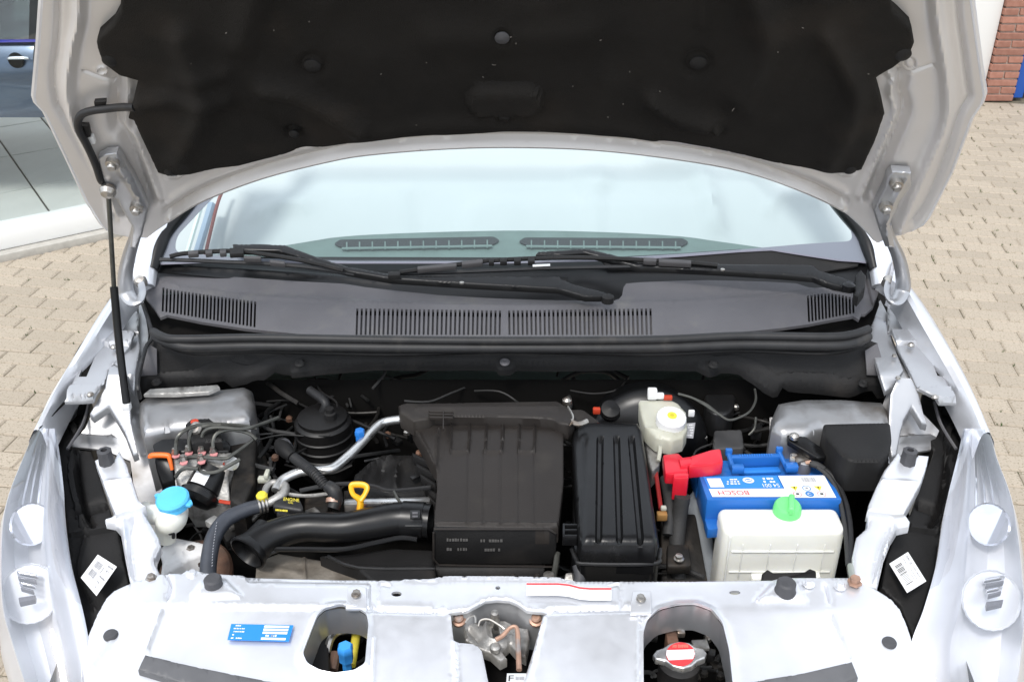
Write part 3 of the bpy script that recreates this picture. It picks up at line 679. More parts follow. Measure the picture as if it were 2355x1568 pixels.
# ---------------- windscreen, border, pillars
wp = (0, 1.85, 1.05); wn_ = (0, -.5, .866)
ws = node('windscreen', car)
gl = [(352, 606), (358, 590), (375, 535), (440, 470), (520, 380), (600, 250), (1740, 250), (1860, 380), (1950, 470), (1995, 560), (2006, 604), (1976, 600), (1930, 597), (1850, 585), (1775, 573), (1700, 577), (1560, 588), (1400, 597), (1160, 603), (800, 603), (500, 600)]
MB().sheet(gl, glass_w, plane=(wp, wn_), th=.0, step=60).build('glass', ws)
hole = rpoly([(400, 577), (404, 540), (470, 470), (540, 400), (640, 262), (1730, 262), (1850, 380), (1940, 470), (1966, 551), (1850, 558), (1700, 571), (1560, 581), (1400, 591), (1160, 597), (800, 597), (560, 590)], 20)
MB().sheet(gl, frit, plane=(wp, wn_), holes=[hole], th=.001, step=40, off=-.005).build('black_border', ws)
for s_ in (0, 1):
    f = (lambda u: u) if s_ == 0 else (lambda u: 2362-u)
    pl = MB()
    pl.tube([tuple(PP(f(u), v, wp, wn_)+np.array([0, 0, h])) for u, v, h in ((350, 615, -.005), (364, 570, 0), (380, 530, .0), (440, 450, 0), (540, 300, 0))], [.012, .016, .018, .022, .025], plast_s, n=10); pl.build('pillar_trim', ws)
    pl = MB(); pl.tube([tuple(PP(f(u), v, wp, wn_)+np.array([0, 0, h])) for u, v, h in ((330, 640, -.02), (335, 600, -.01), (346, 560, -.005), (400, 470, 0), (500, 300, 0))], [.02, .025, .028, .03, .032], silver, n=10); pl.build('pillar', car)
    pf = MB(); pf.sheet([(f(u), v) for u, v in ((322, 560), (342, 552), (350, 590), (342, 632), (318, 648), (302, 652), (303, 620), (311, 588))], silver, z=lambda u, v: 1.10-(v-560)*.0006, th=.03, step=9, rnd=7); pf.build('scuttle_corner', car)
# dashboard
db = node('dashboard', car)
DT = [(372, 612), (480, 596), (600, 574), (760, 549), (900, 539), (1160, 532), (1380, 535), (1560, 545), (1700, 562), (1850, 585), (1990, 612), (2000, 660), (340, 660)]
MB().sheet([tuple(a) for a in cr(DT[:-2], 4)]+DT[-2:], dash, z=1.012, th=.25, step=24, rel=[('g', [(760, 575), (1160, 560), (1580, 572)], 30, .004)]).build('dash_top', db)
for ul, ur, vl, vr in ((768, 1150, 566, 560), (1192, 1584, 561, 564)):
    vt = node('dash_vent', car); vt.name = 'dash_vent'
    q = MB(); H = 9
    sl_ = rpoly([(ul, vl+2), (ul+14, vl-H+1), (ur-14, vr-H), (ur, vr), (ur-14, vr+H), (ul+14, vl+H)], 6)
    q.sheet(sl_, dashd, z=1.012, th=.001, step=20, off=.0075); q.build('vent_shade', vt)  # dark sheet laid on the dash where the vent would be shaded
    N = 13
    for k in range(1, N):
        t = k/N; u = ul+(ur-ul)*t; v = vl+(vr-vl)*t
        q = MB(); q.prism(px3([(u-1.6, v-H, 1.0215), (u+1.6, v-H, 1.0215), (u+1.6, v+H, 1.0215), (u-1.6, v+H, 1.0215)]), dash, drop=.002, bev=0); q.build('vent_bar', vt)
    q = MB(); q.prism(px3([(ul+18, vl+2.5, 1.0218), (ur-18, vr+2.5, 1.0218), (ur-18, vr+7, 1.0218), (ul+18, vl+7, 1.0218)]), dash, drop=.002, bev=0); q.build('vent_bar', vt)
# cabin: pale panel behind glass, added for the milky sky reflection, with soft seat shapes
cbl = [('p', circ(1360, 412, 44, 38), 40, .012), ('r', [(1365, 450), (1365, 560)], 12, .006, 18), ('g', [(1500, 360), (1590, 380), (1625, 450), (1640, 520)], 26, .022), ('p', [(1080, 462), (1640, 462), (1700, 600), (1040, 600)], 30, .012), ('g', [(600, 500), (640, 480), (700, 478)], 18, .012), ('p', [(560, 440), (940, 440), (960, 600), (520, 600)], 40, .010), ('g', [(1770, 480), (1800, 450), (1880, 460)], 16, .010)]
MB().sheet([(360, 605), (372, 540), (440, 470), (520, 380), (620, 235), (1740, 235), (1860, 380), (1950, 470), (1995, 560), (2000, 605)], milky_pale, plane=((0, 2.16, .98), (0, -.50, .866)), th=.03, step=16, rel=cbl).build('milky_panel', car)
bl = MB(); bl.tube([tuple(PP(u, v, (0, 2.10, 1.0), (0, -.5, .866))) for u, v in ((516, 430), (500, 470), (478, 560), (470, 600))], .0045, mat('red_brown_webbing', (.22, .06, .05), .7), n=6); bl.build('seat_belt', car)
for uu, ww, mm in ((448, .010, mat('grey_blue_trim', (.28, .36, .46), .6)), (425, .006, mat('pale_trim', (.62, .70, .66), .6))):
    bl = MB(); bl.tube([tuple(PP(uu+(600-v)*.30, v, (0, 2.10, 1.0), (0, -.5, .866))) for v in (470, 540, 600)], ww, mm, n=6); bl.build('door_trim', car)
# ---------------- cowl
cz = lambda u, v: 1.062-(v-620)*.00030-.000000035*(u-1160)**2
CG = [(345, 622), (362, 620), (450, 628), (541, 637), (680, 646), (793, 652), (840, 659), (920, 667), (1010, 675), (1119, 681), (1240, 686), (1353, 689), (1413, 689), (1424, 684), (1431, 675), (1434, 660), (1440, 652), (1472, 649), (1550, 646), (1628, 644), (1732, 646), (1820, 651), (1904, 657), (1950, 672),
      (1960, 664), (1967, 628), (1982, 615), (2019, 615), (2023, 640), (2021, 670), (2008, 706), (1990, 722), (1981, 722), (1975, 735), (1962, 727), (1915, 735), (1863, 745), (1800, 754), (1732, 761), (1602, 770), (1472, 774), (1300, 776), (1160, 777), (1000, 776), (850, 775), (697, 769), (567, 756), (463, 740), (385, 724), (369, 730), (353, 706), (336, 685), (338, 650)]
holes = []
for k in range(26):
    t = k/25; a = 376+(587-376)*t; b = a-2; v0 = 661+32*t**.8; v1 = 716+36*t
    holes.append([(a-2.3, v0), (a+2.3, v0), (b+2.3, v1), (b-2.3, v1)])
for k in range(33):
    a = 822+10.25*k; t = abs(a-1160)/340; v0 = 714-5*t; holes.append([(a-2.4, v0), (a+2.4, v0), (a+1.4-1*t, 770), (a-3.4-1*t, 770)])
for k in range(33):
    a = 1171+10.15*k; t = abs(a-1160)/340; v0 = 714-5*t; holes.append([(a-2.4, v0), (a+2.4, v0), (a+3.4+1*t, 770), (a-1.4+1*t, 770)])
for k in range(14):
    t = k/13; a = 1858+(1962-1858)*t; v0 = 680-8*math.sin(t*math.pi*.95)+6*t; v1 = 740-20*t
    holes.append([(a-2.3, v0), (a+2.3, v0), (a+5.3-2*t, v1), (a+.7-2*t, v1)])
crease = [(357, 640), (437, 667), (593, 683), (760, 692), (920, 699), (1160, 704), (1472, 698), (1732, 686), (1904, 665)]
MB().sheet(CG, plast_g, z=cz, th=.006, step=15, holes=holes, rel=[('g', crease, 5, .0035), ('g', [(a, b-22) for a, b in crease[2:-1]], 14, -.004), ('p', [(640, 715), (800, 722), (800, 760), (640, 750)], 20, -.004), ('p', [(1530, 722), (1830, 705), (1830, 740), (1530, 762)], 20, -.003), ('g', [(1988, 620), (1998, 660), (2008, 700)], 2.5, -.006)]).build('cowl_grille', car)
MB().sheet([(815, 725), (1155, 729), (1505, 725), (1505, 776), (1160, 778), (815, 776)], mat('cowl_baffle', (.16, .155, .16), .6), z=lambda u, v: cz(u, v)-.010, th=.002, step=30, off=0).build('cowl_baffle', car)
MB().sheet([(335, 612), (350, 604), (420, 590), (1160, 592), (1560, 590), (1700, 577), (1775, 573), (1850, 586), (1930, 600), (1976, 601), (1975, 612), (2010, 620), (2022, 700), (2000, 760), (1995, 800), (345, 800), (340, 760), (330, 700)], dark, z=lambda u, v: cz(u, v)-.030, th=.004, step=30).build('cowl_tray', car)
MB().sheet([(1380, 596), (1472, 591), (1602, 580), (1700, 575), (1775, 573), (1830, 583), (1880, 592), (1930, 600), (1974, 601), (1973, 611), (1930, 618), (1890, 626), (1700, 618), (1400, 618)], plast_m, z=lambda u, v: 1.085-(v-570)*.0006, th=.003, step=18).build('cowl_wiper_cover', car)
MB().sheet([(346, 600), (500, 594), (1160, 598), (1400, 592), (1560, 583), (1700, 573), (2004, 596), (1992, 630), (1960, 668), (1904, 664), (1732, 652), (1445, 656), (1436, 690), (1290, 694), (1100, 686), (920, 672), (800, 657), (680, 651), (541, 642), (400, 628), (350, 624)], plast_s, z=lambda u, v: 1.060-(v-600)*.00045, th=.003, step=18, rel=[('g', [(400, 612), (700, 632), (900, 652)], 5, .003), ('g', [(1000, 640), (1300, 650)], 6, -.004)]).build('wiper_well', car)
q = MB(); q.sheet([(1968, 632), (1980, 618), (1992, 632), (1990, 660), (1975, 680), (1965, 675)], plast_m, z=1.075, th=.02, step=8, rnd=5); q.build('end_cap', car)
# sealing strip
sl1 = [(352, 763, 1.03), (385, 778, 1.03), (440, 780, 1.03), (600, 777, 1.025), (900, 782, 1.02), (1160, 784, 1.02), (1500, 782, 1.02), (1700, 773, 1.025), (1900, 775, 1.03), (1960, 769, 1.03), (1998, 757, 1.03)]
MB().tube(px3(sl1), .0085, rubber, n=10, smooth=6).build('rubber_seal', car)
sl2 = [(358, 772, 1.018), (400, 792, 1.018), (450, 799, 1.015), (600, 796, 1.01), (900, 800, 1.006), (1160, 801, 1.005), (1500, 800, 1.006), (1700, 793, 1.01), (1900, 795, 1.015), (1960, 790, 1.015), (1996, 772, 1.018)]
MB().tube(px3(sl2), .0105, rubber, n=10, smooth=6).build('rubber_seal', car)
sl3 = [(375, 792, 1.0), (450, 812, .998), (600, 808, .996), (900, 814, .993), (1160, 808, .996), (1500, 814, .993), (1700, 806, .996), (1900, 812, .998), (1990, 792, 1.0)]
MB().tube(px3(sl3), .0045, plast_m, n=8, smooth=6).build('lower_cowl_lip', car)
LC = [(338, 787), (352, 780), (1160, 800), (2000, 780), (2018, 787), (2040, 862), (2046, 900), (2020, 905), (2006, 896), (1954, 902), (1870, 893), (1800, 889), (1790, 899), (1779, 902), (1757, 890), (1732, 870), (1701, 852), (1680, 849), (1659, 850), (1633, 856), (1602, 842), (1472, 840),
      (1250, 843), (1187, 842), (1175, 850), (1161, 851), (1148, 850), (1140, 842), (1000, 843), (859, 843), (760, 847), (671, 857), (666, 850), (632, 850), (606, 865), (567, 878), (533, 881), (515, 876), (420, 882), (353, 886), (325, 905), (312, 880), (317, 860)]
lcz = lambda u, v: .985-(v-790)*.0007
ridge = [(330, 884), (353, 873), (450, 868), (520, 866), (570, 866), (606, 850), (632, 838), (690, 832), (859, 830), (1130, 828), (1160, 820), (1190, 828), (1472, 826), (1610, 828), (1640, 838), (1690, 836), (1740, 852), (1785, 882), (1810, 876), (1880, 878), (1960, 886), (2020, 890)]
MB().sheet(LC, plast_m, z=lcz, th=.01, step=12, rnd=4, rel=[('r', ridge, 9, .010, 7), ('g', [(400, 815), (470, 838), (525, 845), (560, 835)], 22, .022), ('g', [(1830, 830), (1900, 840)], 30, .006), ('g', [(380, 850), (460, 855)], 14, -.006)]).build('lower_cowl', car)
for pl in ([(338, 789), (360, 802), (361, 857), (318, 860)], [(1990, 806), (2018, 789), (2038, 860), (1994, 857)]):
    MB().sheet(pl, plast_g, z=lambda u, v: lcz(u, v)+.006, th=.005, step=9).build('cowl_side_panel', car)
for u, v in ((689, 835), (1161, 832), (1640, 838), (360, 878), (1985, 881)):
    MB().lathe(P(u, v, lcz(u, v)+.010), [(.009, -.003), (.010, .0), (.007, .003), (.003, .003), (0, .001)], plast_m if u not in (1161,) else plast_g, axis=(0, -.3, 1), n=16).build('push_clip', car)
# ---------------- wipers
def wz(u, v): return float(1.098-(v-570)*.00035)
w1 = node('wiper', car)
MB().sheet([(536, 568), (600, 568), (655, 570), (730, 598), (800, 620), (900, 638), (924, 641), (1100, 642), (1286, 643), (1298, 652), (1330, 664), (1398, 681), (1406, 689), (1345, 689), (1300, 676), (1283, 671), (1100, 661), (989, 654), (900, 648), (800, 631), (715, 605), (640, 583), (545, 581)], plast_s, z=wz, th=.010, step=10, rnd=4, off=.008).build('wiper_arm', w1)
MB().lathe(P(1062, 652, 1.083), [(.0045, 0), (.0045, .003), (0, .004)], steel, n=12).build('rivet', w1)
MB().lathe(P(1398, 684, 1.064), [(.012, -.01), (.012, .002), (.008, .005), (.0, .006)], plast_m, n=20).build('pivot_cap', w1)
def blade(par, low, upc, blocks):
    MB().tube(px3([(u, v, wz(u, v)) for u, v in low]), .0042, rubber, n=6, smooth=4, flat=1.0).build('wiper_blade', par)
    MB().tube(px3([(u, v, wz(u, v)+.008) for u, v in upc]), .0046, plast_m, n=6, smooth=4).build('blade_frame', par)
    for u0, v0, u1, v1, hh in blocks: MB().prism(px3([(u0, v0, wz(u0, v0)+.012), (u1, v1, wz(u1, v1)+.012), (u1, v1+hh, wz(u1, v1)+.010), (u0, v0+hh, wz(u0, v0)+.010)]), wiper_g if hh < 9 else plast_m, drop=.01, bev=.0015).build('blade_bracket', par)
blade(w1, [(368, 597), (440, 599), (528, 603), (620, 607), (713, 615), (815, 631)], [(390, 590), (432, 582), (536, 577), (600, 584), (700, 600), (790, 622)], [(432, 576, 456, 574, 8), (472, 575, 488, 573, 8), (505, 574, 520, 573, 8), (528, 570, 560, 568, 14), (560, 587, 600, 588, 6), (620, 596, 655, 600, 6)])
w2 = node('wiper', car)
MB().sheet([(1232, 592), (1239, 585), (1300, 582), (1345, 578), (1400, 590), (1472, 611), (1602, 614), (1857, 616), (1870, 618), (1881, 628), (1938, 646), (1962, 655), (1960, 668), (1940, 668), (1901, 658), (1870, 645), (1800, 639), (1662, 630), (1560, 625), (1465, 620), (1400, 602), (1345, 588), (1290, 593)], plast_s, z=wz, th=.010, step=10, rnd=4, off=.008).build('wiper_arm', w2)
MB().lathe(P(1662, 622, 1.094), [(.0045, 0), (.0045, .003), (0, .004)], steel, n=12).build('rivet', w2)
MB().lathe(P(1952, 658, 1.078), [(.012, -.01), (.012, .003), (.008, .006), (.0, .007)], plast_s, n=20).build('pivot_cap', w2)
blade(w2, [(893, 630), (1000, 627), (1130, 622), (1250, 617), (1340, 615), (1440, 613), (1560, 611), (1654, 611)], [(920, 626), (1000, 615), (1060, 607), (1120, 600), (1240, 594), (1360, 593), (1480, 598), (1560, 602), (1650, 610)], [(892, 624, 920, 623, 9), (960, 612, 1050, 604, 7), (1062, 600, 1110, 595, 8), (1124, 593, 1136, 593, 9), (1150, 592, 1166, 592, 9), (1182, 592, 1198, 592, 9), (1214, 592, 1230, 592, 9), (1480, 591, 1510, 593, 8), (1515, 594, 1590, 598, 8)])
hl = MB(); hl.tube(px3([(1225, 612, 1.096), (1265, 610, 1.097)]), .0032, alu, n=6); hl.build('blade_clip', w2)

# ---------------- inner body, ledges, wings
for s_ in (0, 1):
    f = (lambda u: u) if s_ == 0 else (lambda u: 2360-u)
    wg = node('front_wing', car)
    st_ = [(296, 630, 1.06), (282, 646, 1.055), (232, 718, 1.025), (175, 812, .99), (119, 905, .955), (88, 968, .935), (76, 992, .925)] if s_ == 0 else \
          [(2062, 600, 1.075), (2080, 640, 1.06), (2129, 707, 1.03), (2200, 826, .985), (2242, 911, .955), (2267, 971, .935), (2277, 995, .925)]
    inn = [(302, 650), (284, 668), (236, 742), (190, 822), (146, 895), (108, 968), (96, 992)] if s_ == 0 else [(2052, 640), (2074, 662), (2120, 742), (2182, 850), (2222, 925), (2246, 980), (2256, 1003)]
    S3 = [np.array(P(*q)) for q in st_]; I3 = [np.array(P(a, b, c[2]-.004)) for (a, b), c in zip(inn, st_)]
    o = -1 if s_ == 0 else 1
    rows = [cr([q+np.array([-o*.004, 0, -.06]) for q in I3], 5), cr([q+np.array([0, 0, -.004]) for q in I3], 5), cr([q+(w-q)*.25+np.array([0, 0, .004]) for q, w in zip(I3, S3)], 5), cr([q+(w-q)*.7+np.array([0, 0, .004]) for q, w in zip(I3, S3)], 5), cr(S3, 5)]
    for dx, dz in ((.012, -.02), (.022, -.06), (.035, -.18), (.045, -.36), (.03, -.55)): rows.append(cr([q+np.array([o*dx, 0, dz]) for q in S3], 5))
    MB().loft(rows, silver).build('wing_skin', wg)
    led = [(232, 762), (312, 764), (304, 790), (284, 812), (262, 838), (248, 850), (240, 885), (215, 920), (148, 922), (170, 870), (196, 822)] if s_ == 0 else \
          [(2046, 761), (2126, 760), (2140, 795), (2170, 862), (2200, 925), (2160, 924), (2128, 908), (2112, 900), (2094, 858), (2069, 809)]
    slot = [(203, 812), (222, 812), (199, 866), (181, 866)] if s_ == 0 else [(2135, 809), (2150, 809), (2171, 863), (2156, 864)]
    steps = [('r', [(225, 780), (312, 780)], 12, .008, 4), ('r', [(165, 905), (235, 905)], 12, .008, 4), ('g', [(262, 838), (240, 885)], 5, .004)] if s_ == 0 else [('r', [(2046, 778), (2135, 778)], 13, .008, 4), ('r', [(2115, 908), (2195, 908)], 12, .008, 4)]
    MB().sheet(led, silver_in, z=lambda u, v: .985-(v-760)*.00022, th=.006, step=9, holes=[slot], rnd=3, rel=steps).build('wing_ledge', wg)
    MB().sheet(slot, dark, z=lambda u, v: .985-(v-760)*.00022-.004, th=.001, step=30, off=.0).build('slot_shade', wg)  # dark plate just under the slot, standing in for its shade
    for u, v in (((262, 800), (208, 909)) if s_ == 0 else ((2095, 795), (2150, 915))):
        MB().lathe(P(u, v, .985-(v-760)*.00022+.006), [(.0065, 0), (.0065, .003), (.004, .006), (0, .006)], steel, n=10).build('bolt', wg)
    MB().sheet([(f(u), v) for u, v in ((300, 652), (315, 700), (318, 765), (232, 765), (150, 925), (90, 985), (180, 800), (240, 715))], dark, z=.93, th=.002, step=30).build('wing_shade_sheet', wg)  # dark sheet under the wing edge, shade of the hollow as colour
    MB().sheet([(f(u), v) for u, v in ((286, 690), (318, 690), (318, 762), (262, 764), (272, 720))], silver_dirty, z=.975, th=.004, step=14, rnd=4).build('wing_bracket', wg)
# left apron and tower
az = lambda u, v: .955-max(0, v-860)*.00062
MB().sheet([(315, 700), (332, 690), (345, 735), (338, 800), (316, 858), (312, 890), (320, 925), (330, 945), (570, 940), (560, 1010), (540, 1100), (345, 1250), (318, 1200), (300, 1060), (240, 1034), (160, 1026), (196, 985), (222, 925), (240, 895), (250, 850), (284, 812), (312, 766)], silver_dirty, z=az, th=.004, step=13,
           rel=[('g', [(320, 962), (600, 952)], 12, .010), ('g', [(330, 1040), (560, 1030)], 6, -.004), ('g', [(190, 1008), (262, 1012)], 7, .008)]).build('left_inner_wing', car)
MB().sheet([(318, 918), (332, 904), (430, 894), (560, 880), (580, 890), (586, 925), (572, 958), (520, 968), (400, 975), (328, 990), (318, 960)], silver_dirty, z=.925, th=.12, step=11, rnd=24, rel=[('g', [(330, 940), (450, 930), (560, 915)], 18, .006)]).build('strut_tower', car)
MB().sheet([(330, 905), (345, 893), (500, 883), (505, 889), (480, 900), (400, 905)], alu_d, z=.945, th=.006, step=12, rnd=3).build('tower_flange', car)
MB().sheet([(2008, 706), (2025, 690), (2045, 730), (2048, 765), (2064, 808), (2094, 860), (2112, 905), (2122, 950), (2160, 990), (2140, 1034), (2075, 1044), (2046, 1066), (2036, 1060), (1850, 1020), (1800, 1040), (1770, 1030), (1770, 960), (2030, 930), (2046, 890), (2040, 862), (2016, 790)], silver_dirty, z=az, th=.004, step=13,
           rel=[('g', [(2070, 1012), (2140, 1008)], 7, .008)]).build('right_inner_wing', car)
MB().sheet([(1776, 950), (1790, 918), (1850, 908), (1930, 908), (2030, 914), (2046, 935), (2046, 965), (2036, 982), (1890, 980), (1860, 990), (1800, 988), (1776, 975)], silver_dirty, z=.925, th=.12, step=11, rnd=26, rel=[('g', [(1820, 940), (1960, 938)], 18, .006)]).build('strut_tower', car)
for u, v in ((2057, 819), (2065, 870)): MB().lathe(P(u, v, .975), [(.005, 0), (.004, .004), (0, .004)], steel, n=10).build('bolt', car)
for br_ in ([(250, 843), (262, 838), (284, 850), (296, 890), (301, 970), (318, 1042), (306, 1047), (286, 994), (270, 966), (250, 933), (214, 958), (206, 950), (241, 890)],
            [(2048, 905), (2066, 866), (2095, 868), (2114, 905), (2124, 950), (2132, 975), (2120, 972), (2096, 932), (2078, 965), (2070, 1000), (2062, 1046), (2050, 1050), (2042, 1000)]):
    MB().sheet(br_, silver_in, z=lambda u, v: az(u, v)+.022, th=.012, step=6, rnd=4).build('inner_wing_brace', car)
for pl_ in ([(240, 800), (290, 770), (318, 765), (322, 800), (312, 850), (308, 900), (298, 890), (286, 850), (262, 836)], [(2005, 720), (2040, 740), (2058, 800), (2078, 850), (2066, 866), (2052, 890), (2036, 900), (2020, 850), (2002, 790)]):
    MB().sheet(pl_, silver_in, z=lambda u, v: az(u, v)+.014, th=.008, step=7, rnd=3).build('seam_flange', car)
# rusty seam sealer patches on the right inner wing
MB().sheet([(2014, 790), (2030, 800), (2034, 840), (2028, 872), (2020, 850)], rust, z=lambda u, v: az(u, v)+.012, th=.002, step=8, rnd=2).build('rust_patch', car)
MB().tube(px3([(329, 700, 1.0), (350, 770, 1.0), (335, 800, .99), (318, 870, .985), (318, 895, .98), (322, 915, .95)]), .004, rubber, n=8).build('drain_hose', car)

# ---------------- bay walls
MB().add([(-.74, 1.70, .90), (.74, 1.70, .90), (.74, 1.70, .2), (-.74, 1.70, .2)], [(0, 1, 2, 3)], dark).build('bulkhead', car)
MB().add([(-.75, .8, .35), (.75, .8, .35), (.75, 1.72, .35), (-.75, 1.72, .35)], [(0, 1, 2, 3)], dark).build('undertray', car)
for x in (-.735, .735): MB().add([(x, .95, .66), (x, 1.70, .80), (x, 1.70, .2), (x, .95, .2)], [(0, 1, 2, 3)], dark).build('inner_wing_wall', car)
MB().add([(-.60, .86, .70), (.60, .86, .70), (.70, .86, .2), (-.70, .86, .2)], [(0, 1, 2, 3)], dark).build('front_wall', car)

MB().sheet([(305, 640), (355, 640), (355, 800), (345, 960), (300, 960), (300, 790)], dark, z=.86, th=.002, step=40).build('dark_gap_filler', car)  # dark filler sheet added to close the gap as if shaded
MB().sheet([(1985, 640), (2040, 640), (2050, 790), (2050, 960), (1985, 960)], dark, z=.86, th=.002, step=40).build('dark_gap_filler', car)  # same added dark filler on the right
# ---------------- slam panel
spz = lambda u, v: .87-max(0, v-1400)*.00014
SPO = [(292, 1342), (330, 1334), (369, 1321), (420, 1320), (429, 1312), (455, 1313), (473, 1320), (580, 1326), (788, 1331), (984, 1332), (1005, 1328), (1027, 1324), (1150, 1324), (1280, 1327), (1312, 1334), (1594, 1334), (1775, 1332), (1800, 1326), (1835, 1326), (1878, 1326), (1960, 1326), (1990, 1340), (2020, 1356), (2050, 1375), (2070, 1398), (2088, 1440), (2102, 1484), (2108, 1660),
       (1205, 1660), (1203, 1568), (1225, 1500), (1249, 1417), (1262, 1404), (1235, 1404), (1212, 1401), (1190, 1386), (1171, 1378), (1143, 1376), (1115, 1379), (1092, 1392), (1074, 1401), (1050, 1405), (1030, 1407), (1037, 1417), (1043, 1473), (1088, 1478), (1100, 1484), (1109, 1495), (1124, 1568), (1130, 1660), (190, 1660), (196, 1568), (198, 1486), (202, 1460), (222, 1412), (243, 1374), (262, 1356)]
hl_ = rpoly([(783, 1398), (749, 1403), (731, 1419), (718, 1452), (697, 1507), (707, 1530), (736, 1546), (770, 1553), (814, 1547), (840, 1531), (848, 1440), (843, 1415), (823, 1403)], 8)
hr_ = rpoly([(1480, 1652), (1479, 1460), (1488, 1430), (1515, 1404), (1560, 1393), (1600, 1392), (1637, 1406), (1661, 1437), (1676, 1500), (1692, 1652)], 10)
srel = [('p', [(425, 1312), (560, 1320), (572, 1340), (850, 1345), (850, 1400), (560, 1396), (300, 1396), (300, 1335)], 8, .004), ('g', [(384, 1325), (394, 1350), (387, 1378)], 3, -.006), ('p', [(445, 1382), (468, 1345), (520, 1340), (555, 1376)], 14, .0055), ('p', [(1740, 1382), (1775, 1345), (1835, 1340), (1850, 1380)], 14, .0055),
        ('g', [(370, 1405), (335, 1500)], 5, .003), ('g', [(258, 1470), (210, 1540)], 5, .003), ('g', [(860, 1470), (856, 1600)], 4, .003), ('g', [(1000, 1402), (1040, 1420), (1050, 1600)], 5, .005), ('g', [(1912, 1416), (1955, 1510)], 3, -.003), ('g', [(1250, 1420), (1195, 1650)], 6, .004), ('g', [(1470, 1400), (1470, 1650)], 4, .003),
        ('g', [(895, 1345), (872, 1345), (868, 1390)], 4, -.003), ('g', [(1405, 1345), (1426, 1345), (1428, 1390)], 4, -.003), ('g', [(860, 1400), (1030, 1404)], 6, -.005), ('g', [(1260, 1402), (1450, 1398)], 6, -.005), ('g', [(1900, 1346), (1908, 1380)], 3, -.006),
        ('g', hl_+[hl_[0]], 8, .006), ('g', hr_+[hr_[0]], 9, .006), ('g', [(930, 1330), (1000, 1334), (1030, 1328), (1290, 1330), (1310, 1337)], 5, .003)]
slam = MB().sheet(SPO, silver, z=spz, th=.0045, step=10, rnd=5, holes=[hl_, hr_, circ(912, 1365, 12, 6, 14), circ(1145, 1351, 6, 4, 10), circ(1690, 1362, 13, 5, 14), circ(1556, 1398, 9, 3.5, 8)], rel=srel).build('slam_panel', car)
for h0 in (hl_, hr_):      # turned-down flanges round the two openings
    R0 = [np.array(P(a, b, spz(a, b)-.004)) for a, b in h0+[h0[0]]]; MB().loft([R0, [q+np.array([0, .0, -.05]) for q in R0]], silver_in).build('opening_flange', slam)
for u, v, r in ((493, 1347, .0135), (1805, 1356, .0145)):
    MB().lathe(P(u, v+6, .872), [(r*1.1, -.004), (r*1.12, .004), (r, .008), (r, .019), (r*.82, .022), (0, .0225)], rubber_g, n=24).build('rubber_buffer', slam)
for u, v in ((255, 1461), (2045, 1478)):
    MB().lathe(P(u, v, spz(u, v)-.0), [(.010, -.004), (.0105, .002), (.009, .0045), (0, .005)], rubber_g, n=20).build('rubber_plug', slam)
for u, v, m_ in ((348, 1330, steel), (443, 1322, silver), (820, 1368, steel), (1473, 1378, steel), (1932, 1349, silver), (1860, 1343, silver), (1965, 1336, rust_l)):
    MB().lathe(P(u, v, .872), [(.0095, 0), (.0095, .002), (.006, .003), (.006, .007), (.005, .008), (0, .008)], m_, n=6 if m_ is not silver else 12).build('bolt', slam)
for u, v in ((820, 1375), (1475, 1385)):
    q = MB(); q.prism(px3([(u-20, v-28, .879), (u+22, v-28, .879), (u+24, v+24, .876), (u-26, v+24, .876)]), silver, drop=.006, bev=.002); q.build('mounting_tab', slam)
    MB().lathe(P(u-1, v-8, .880), [(.0075, 0), (.0075, .001), (.0055, .0015), (.0055, .004), (0, .0045)], steel, n=12).build('bolt', slam)
# stickers on the slam panel
def s3(u, v, h=.001): return tuple(P(u, v, spz(u, v)+.0045+h))
sk = MB(); c4 = Q4([s3(532, 1434), s3(675, 1437), s3(664, 1475), s3(523, 1471)]); sk.quad(c4.c, blue_l, th=.0004)
for k, b in enumerate((.06, .25, .44, .80)): c4.patch(sk, .54, b, .94, b+.13, white)
for a0_, a1_, b0_ in ((.08, .17, .07), (.06, .24, .25), (.07, .25, .44), (.06, .13, .64), (.05, .24, .84)): ink(c4, sk, a0_, b0_, a1_, b0_+.08, white)
ink(c4, sk, .57, .62, .66, .74, white); ink(c4, sk, .66, .61, .72, .75, grey_i); ink(c4, sk, .73, .62, .78, .74, white)
sk.build('blue_sticker', slam)
sk = MB(); n_ = 8; us = np.linspace(1211, 1406, n_+1); tv = lambda u: 1339+(11*sm(np.array((u-1290)/60.)))
A_ = [P(u, tv(u), .8785) for u in us]; B_ = [P(u, tv(u)+30, .8772) for u in us]; sk.loft([A_, B_], white)
A_ = [P(u, tv(u)+1, .8791) for u in us]; B_ = [P(u, tv(u)+5, .8790) for u in us]; sk.loft([A_, B_], red_i); sk.build('white_sticker', slam)
# grille trims
for c_ in ([(333, 1503), (437, 1528), (540, 1549), (650, 1570), (800, 1600), (790, 1640), (600, 1612), (411, 1567), (317, 1538)], [(1960, 1519), (1974, 1555), (1960, 1562), (1830, 1600), (1640, 1640), (1620, 1600), (1729, 1565), (1850, 1545)]):
    MB().sheet(c_, mat('grey_trim', (.10, .10, .105), .4, noise=.1, nscale=30), z=lambda u, v: spz(u, v)+.010, th=.012, step=14, rnd=4).build('grille_trim', car)
bm_ = MB().sheet([(198, 1570), (317, 1540), (411, 1569), (600, 1614), (790, 1645), (1600, 1645), (1760, 1625), (1960, 1566), (2104, 1568), (2330, 1568), (2300, 1760), (60, 1760), (30, 1568)], silver, z=lambda u, v: .80-max(0, v-1560)*.0006, th=.02, step=30, rnd=6).build('front_bumper', car)
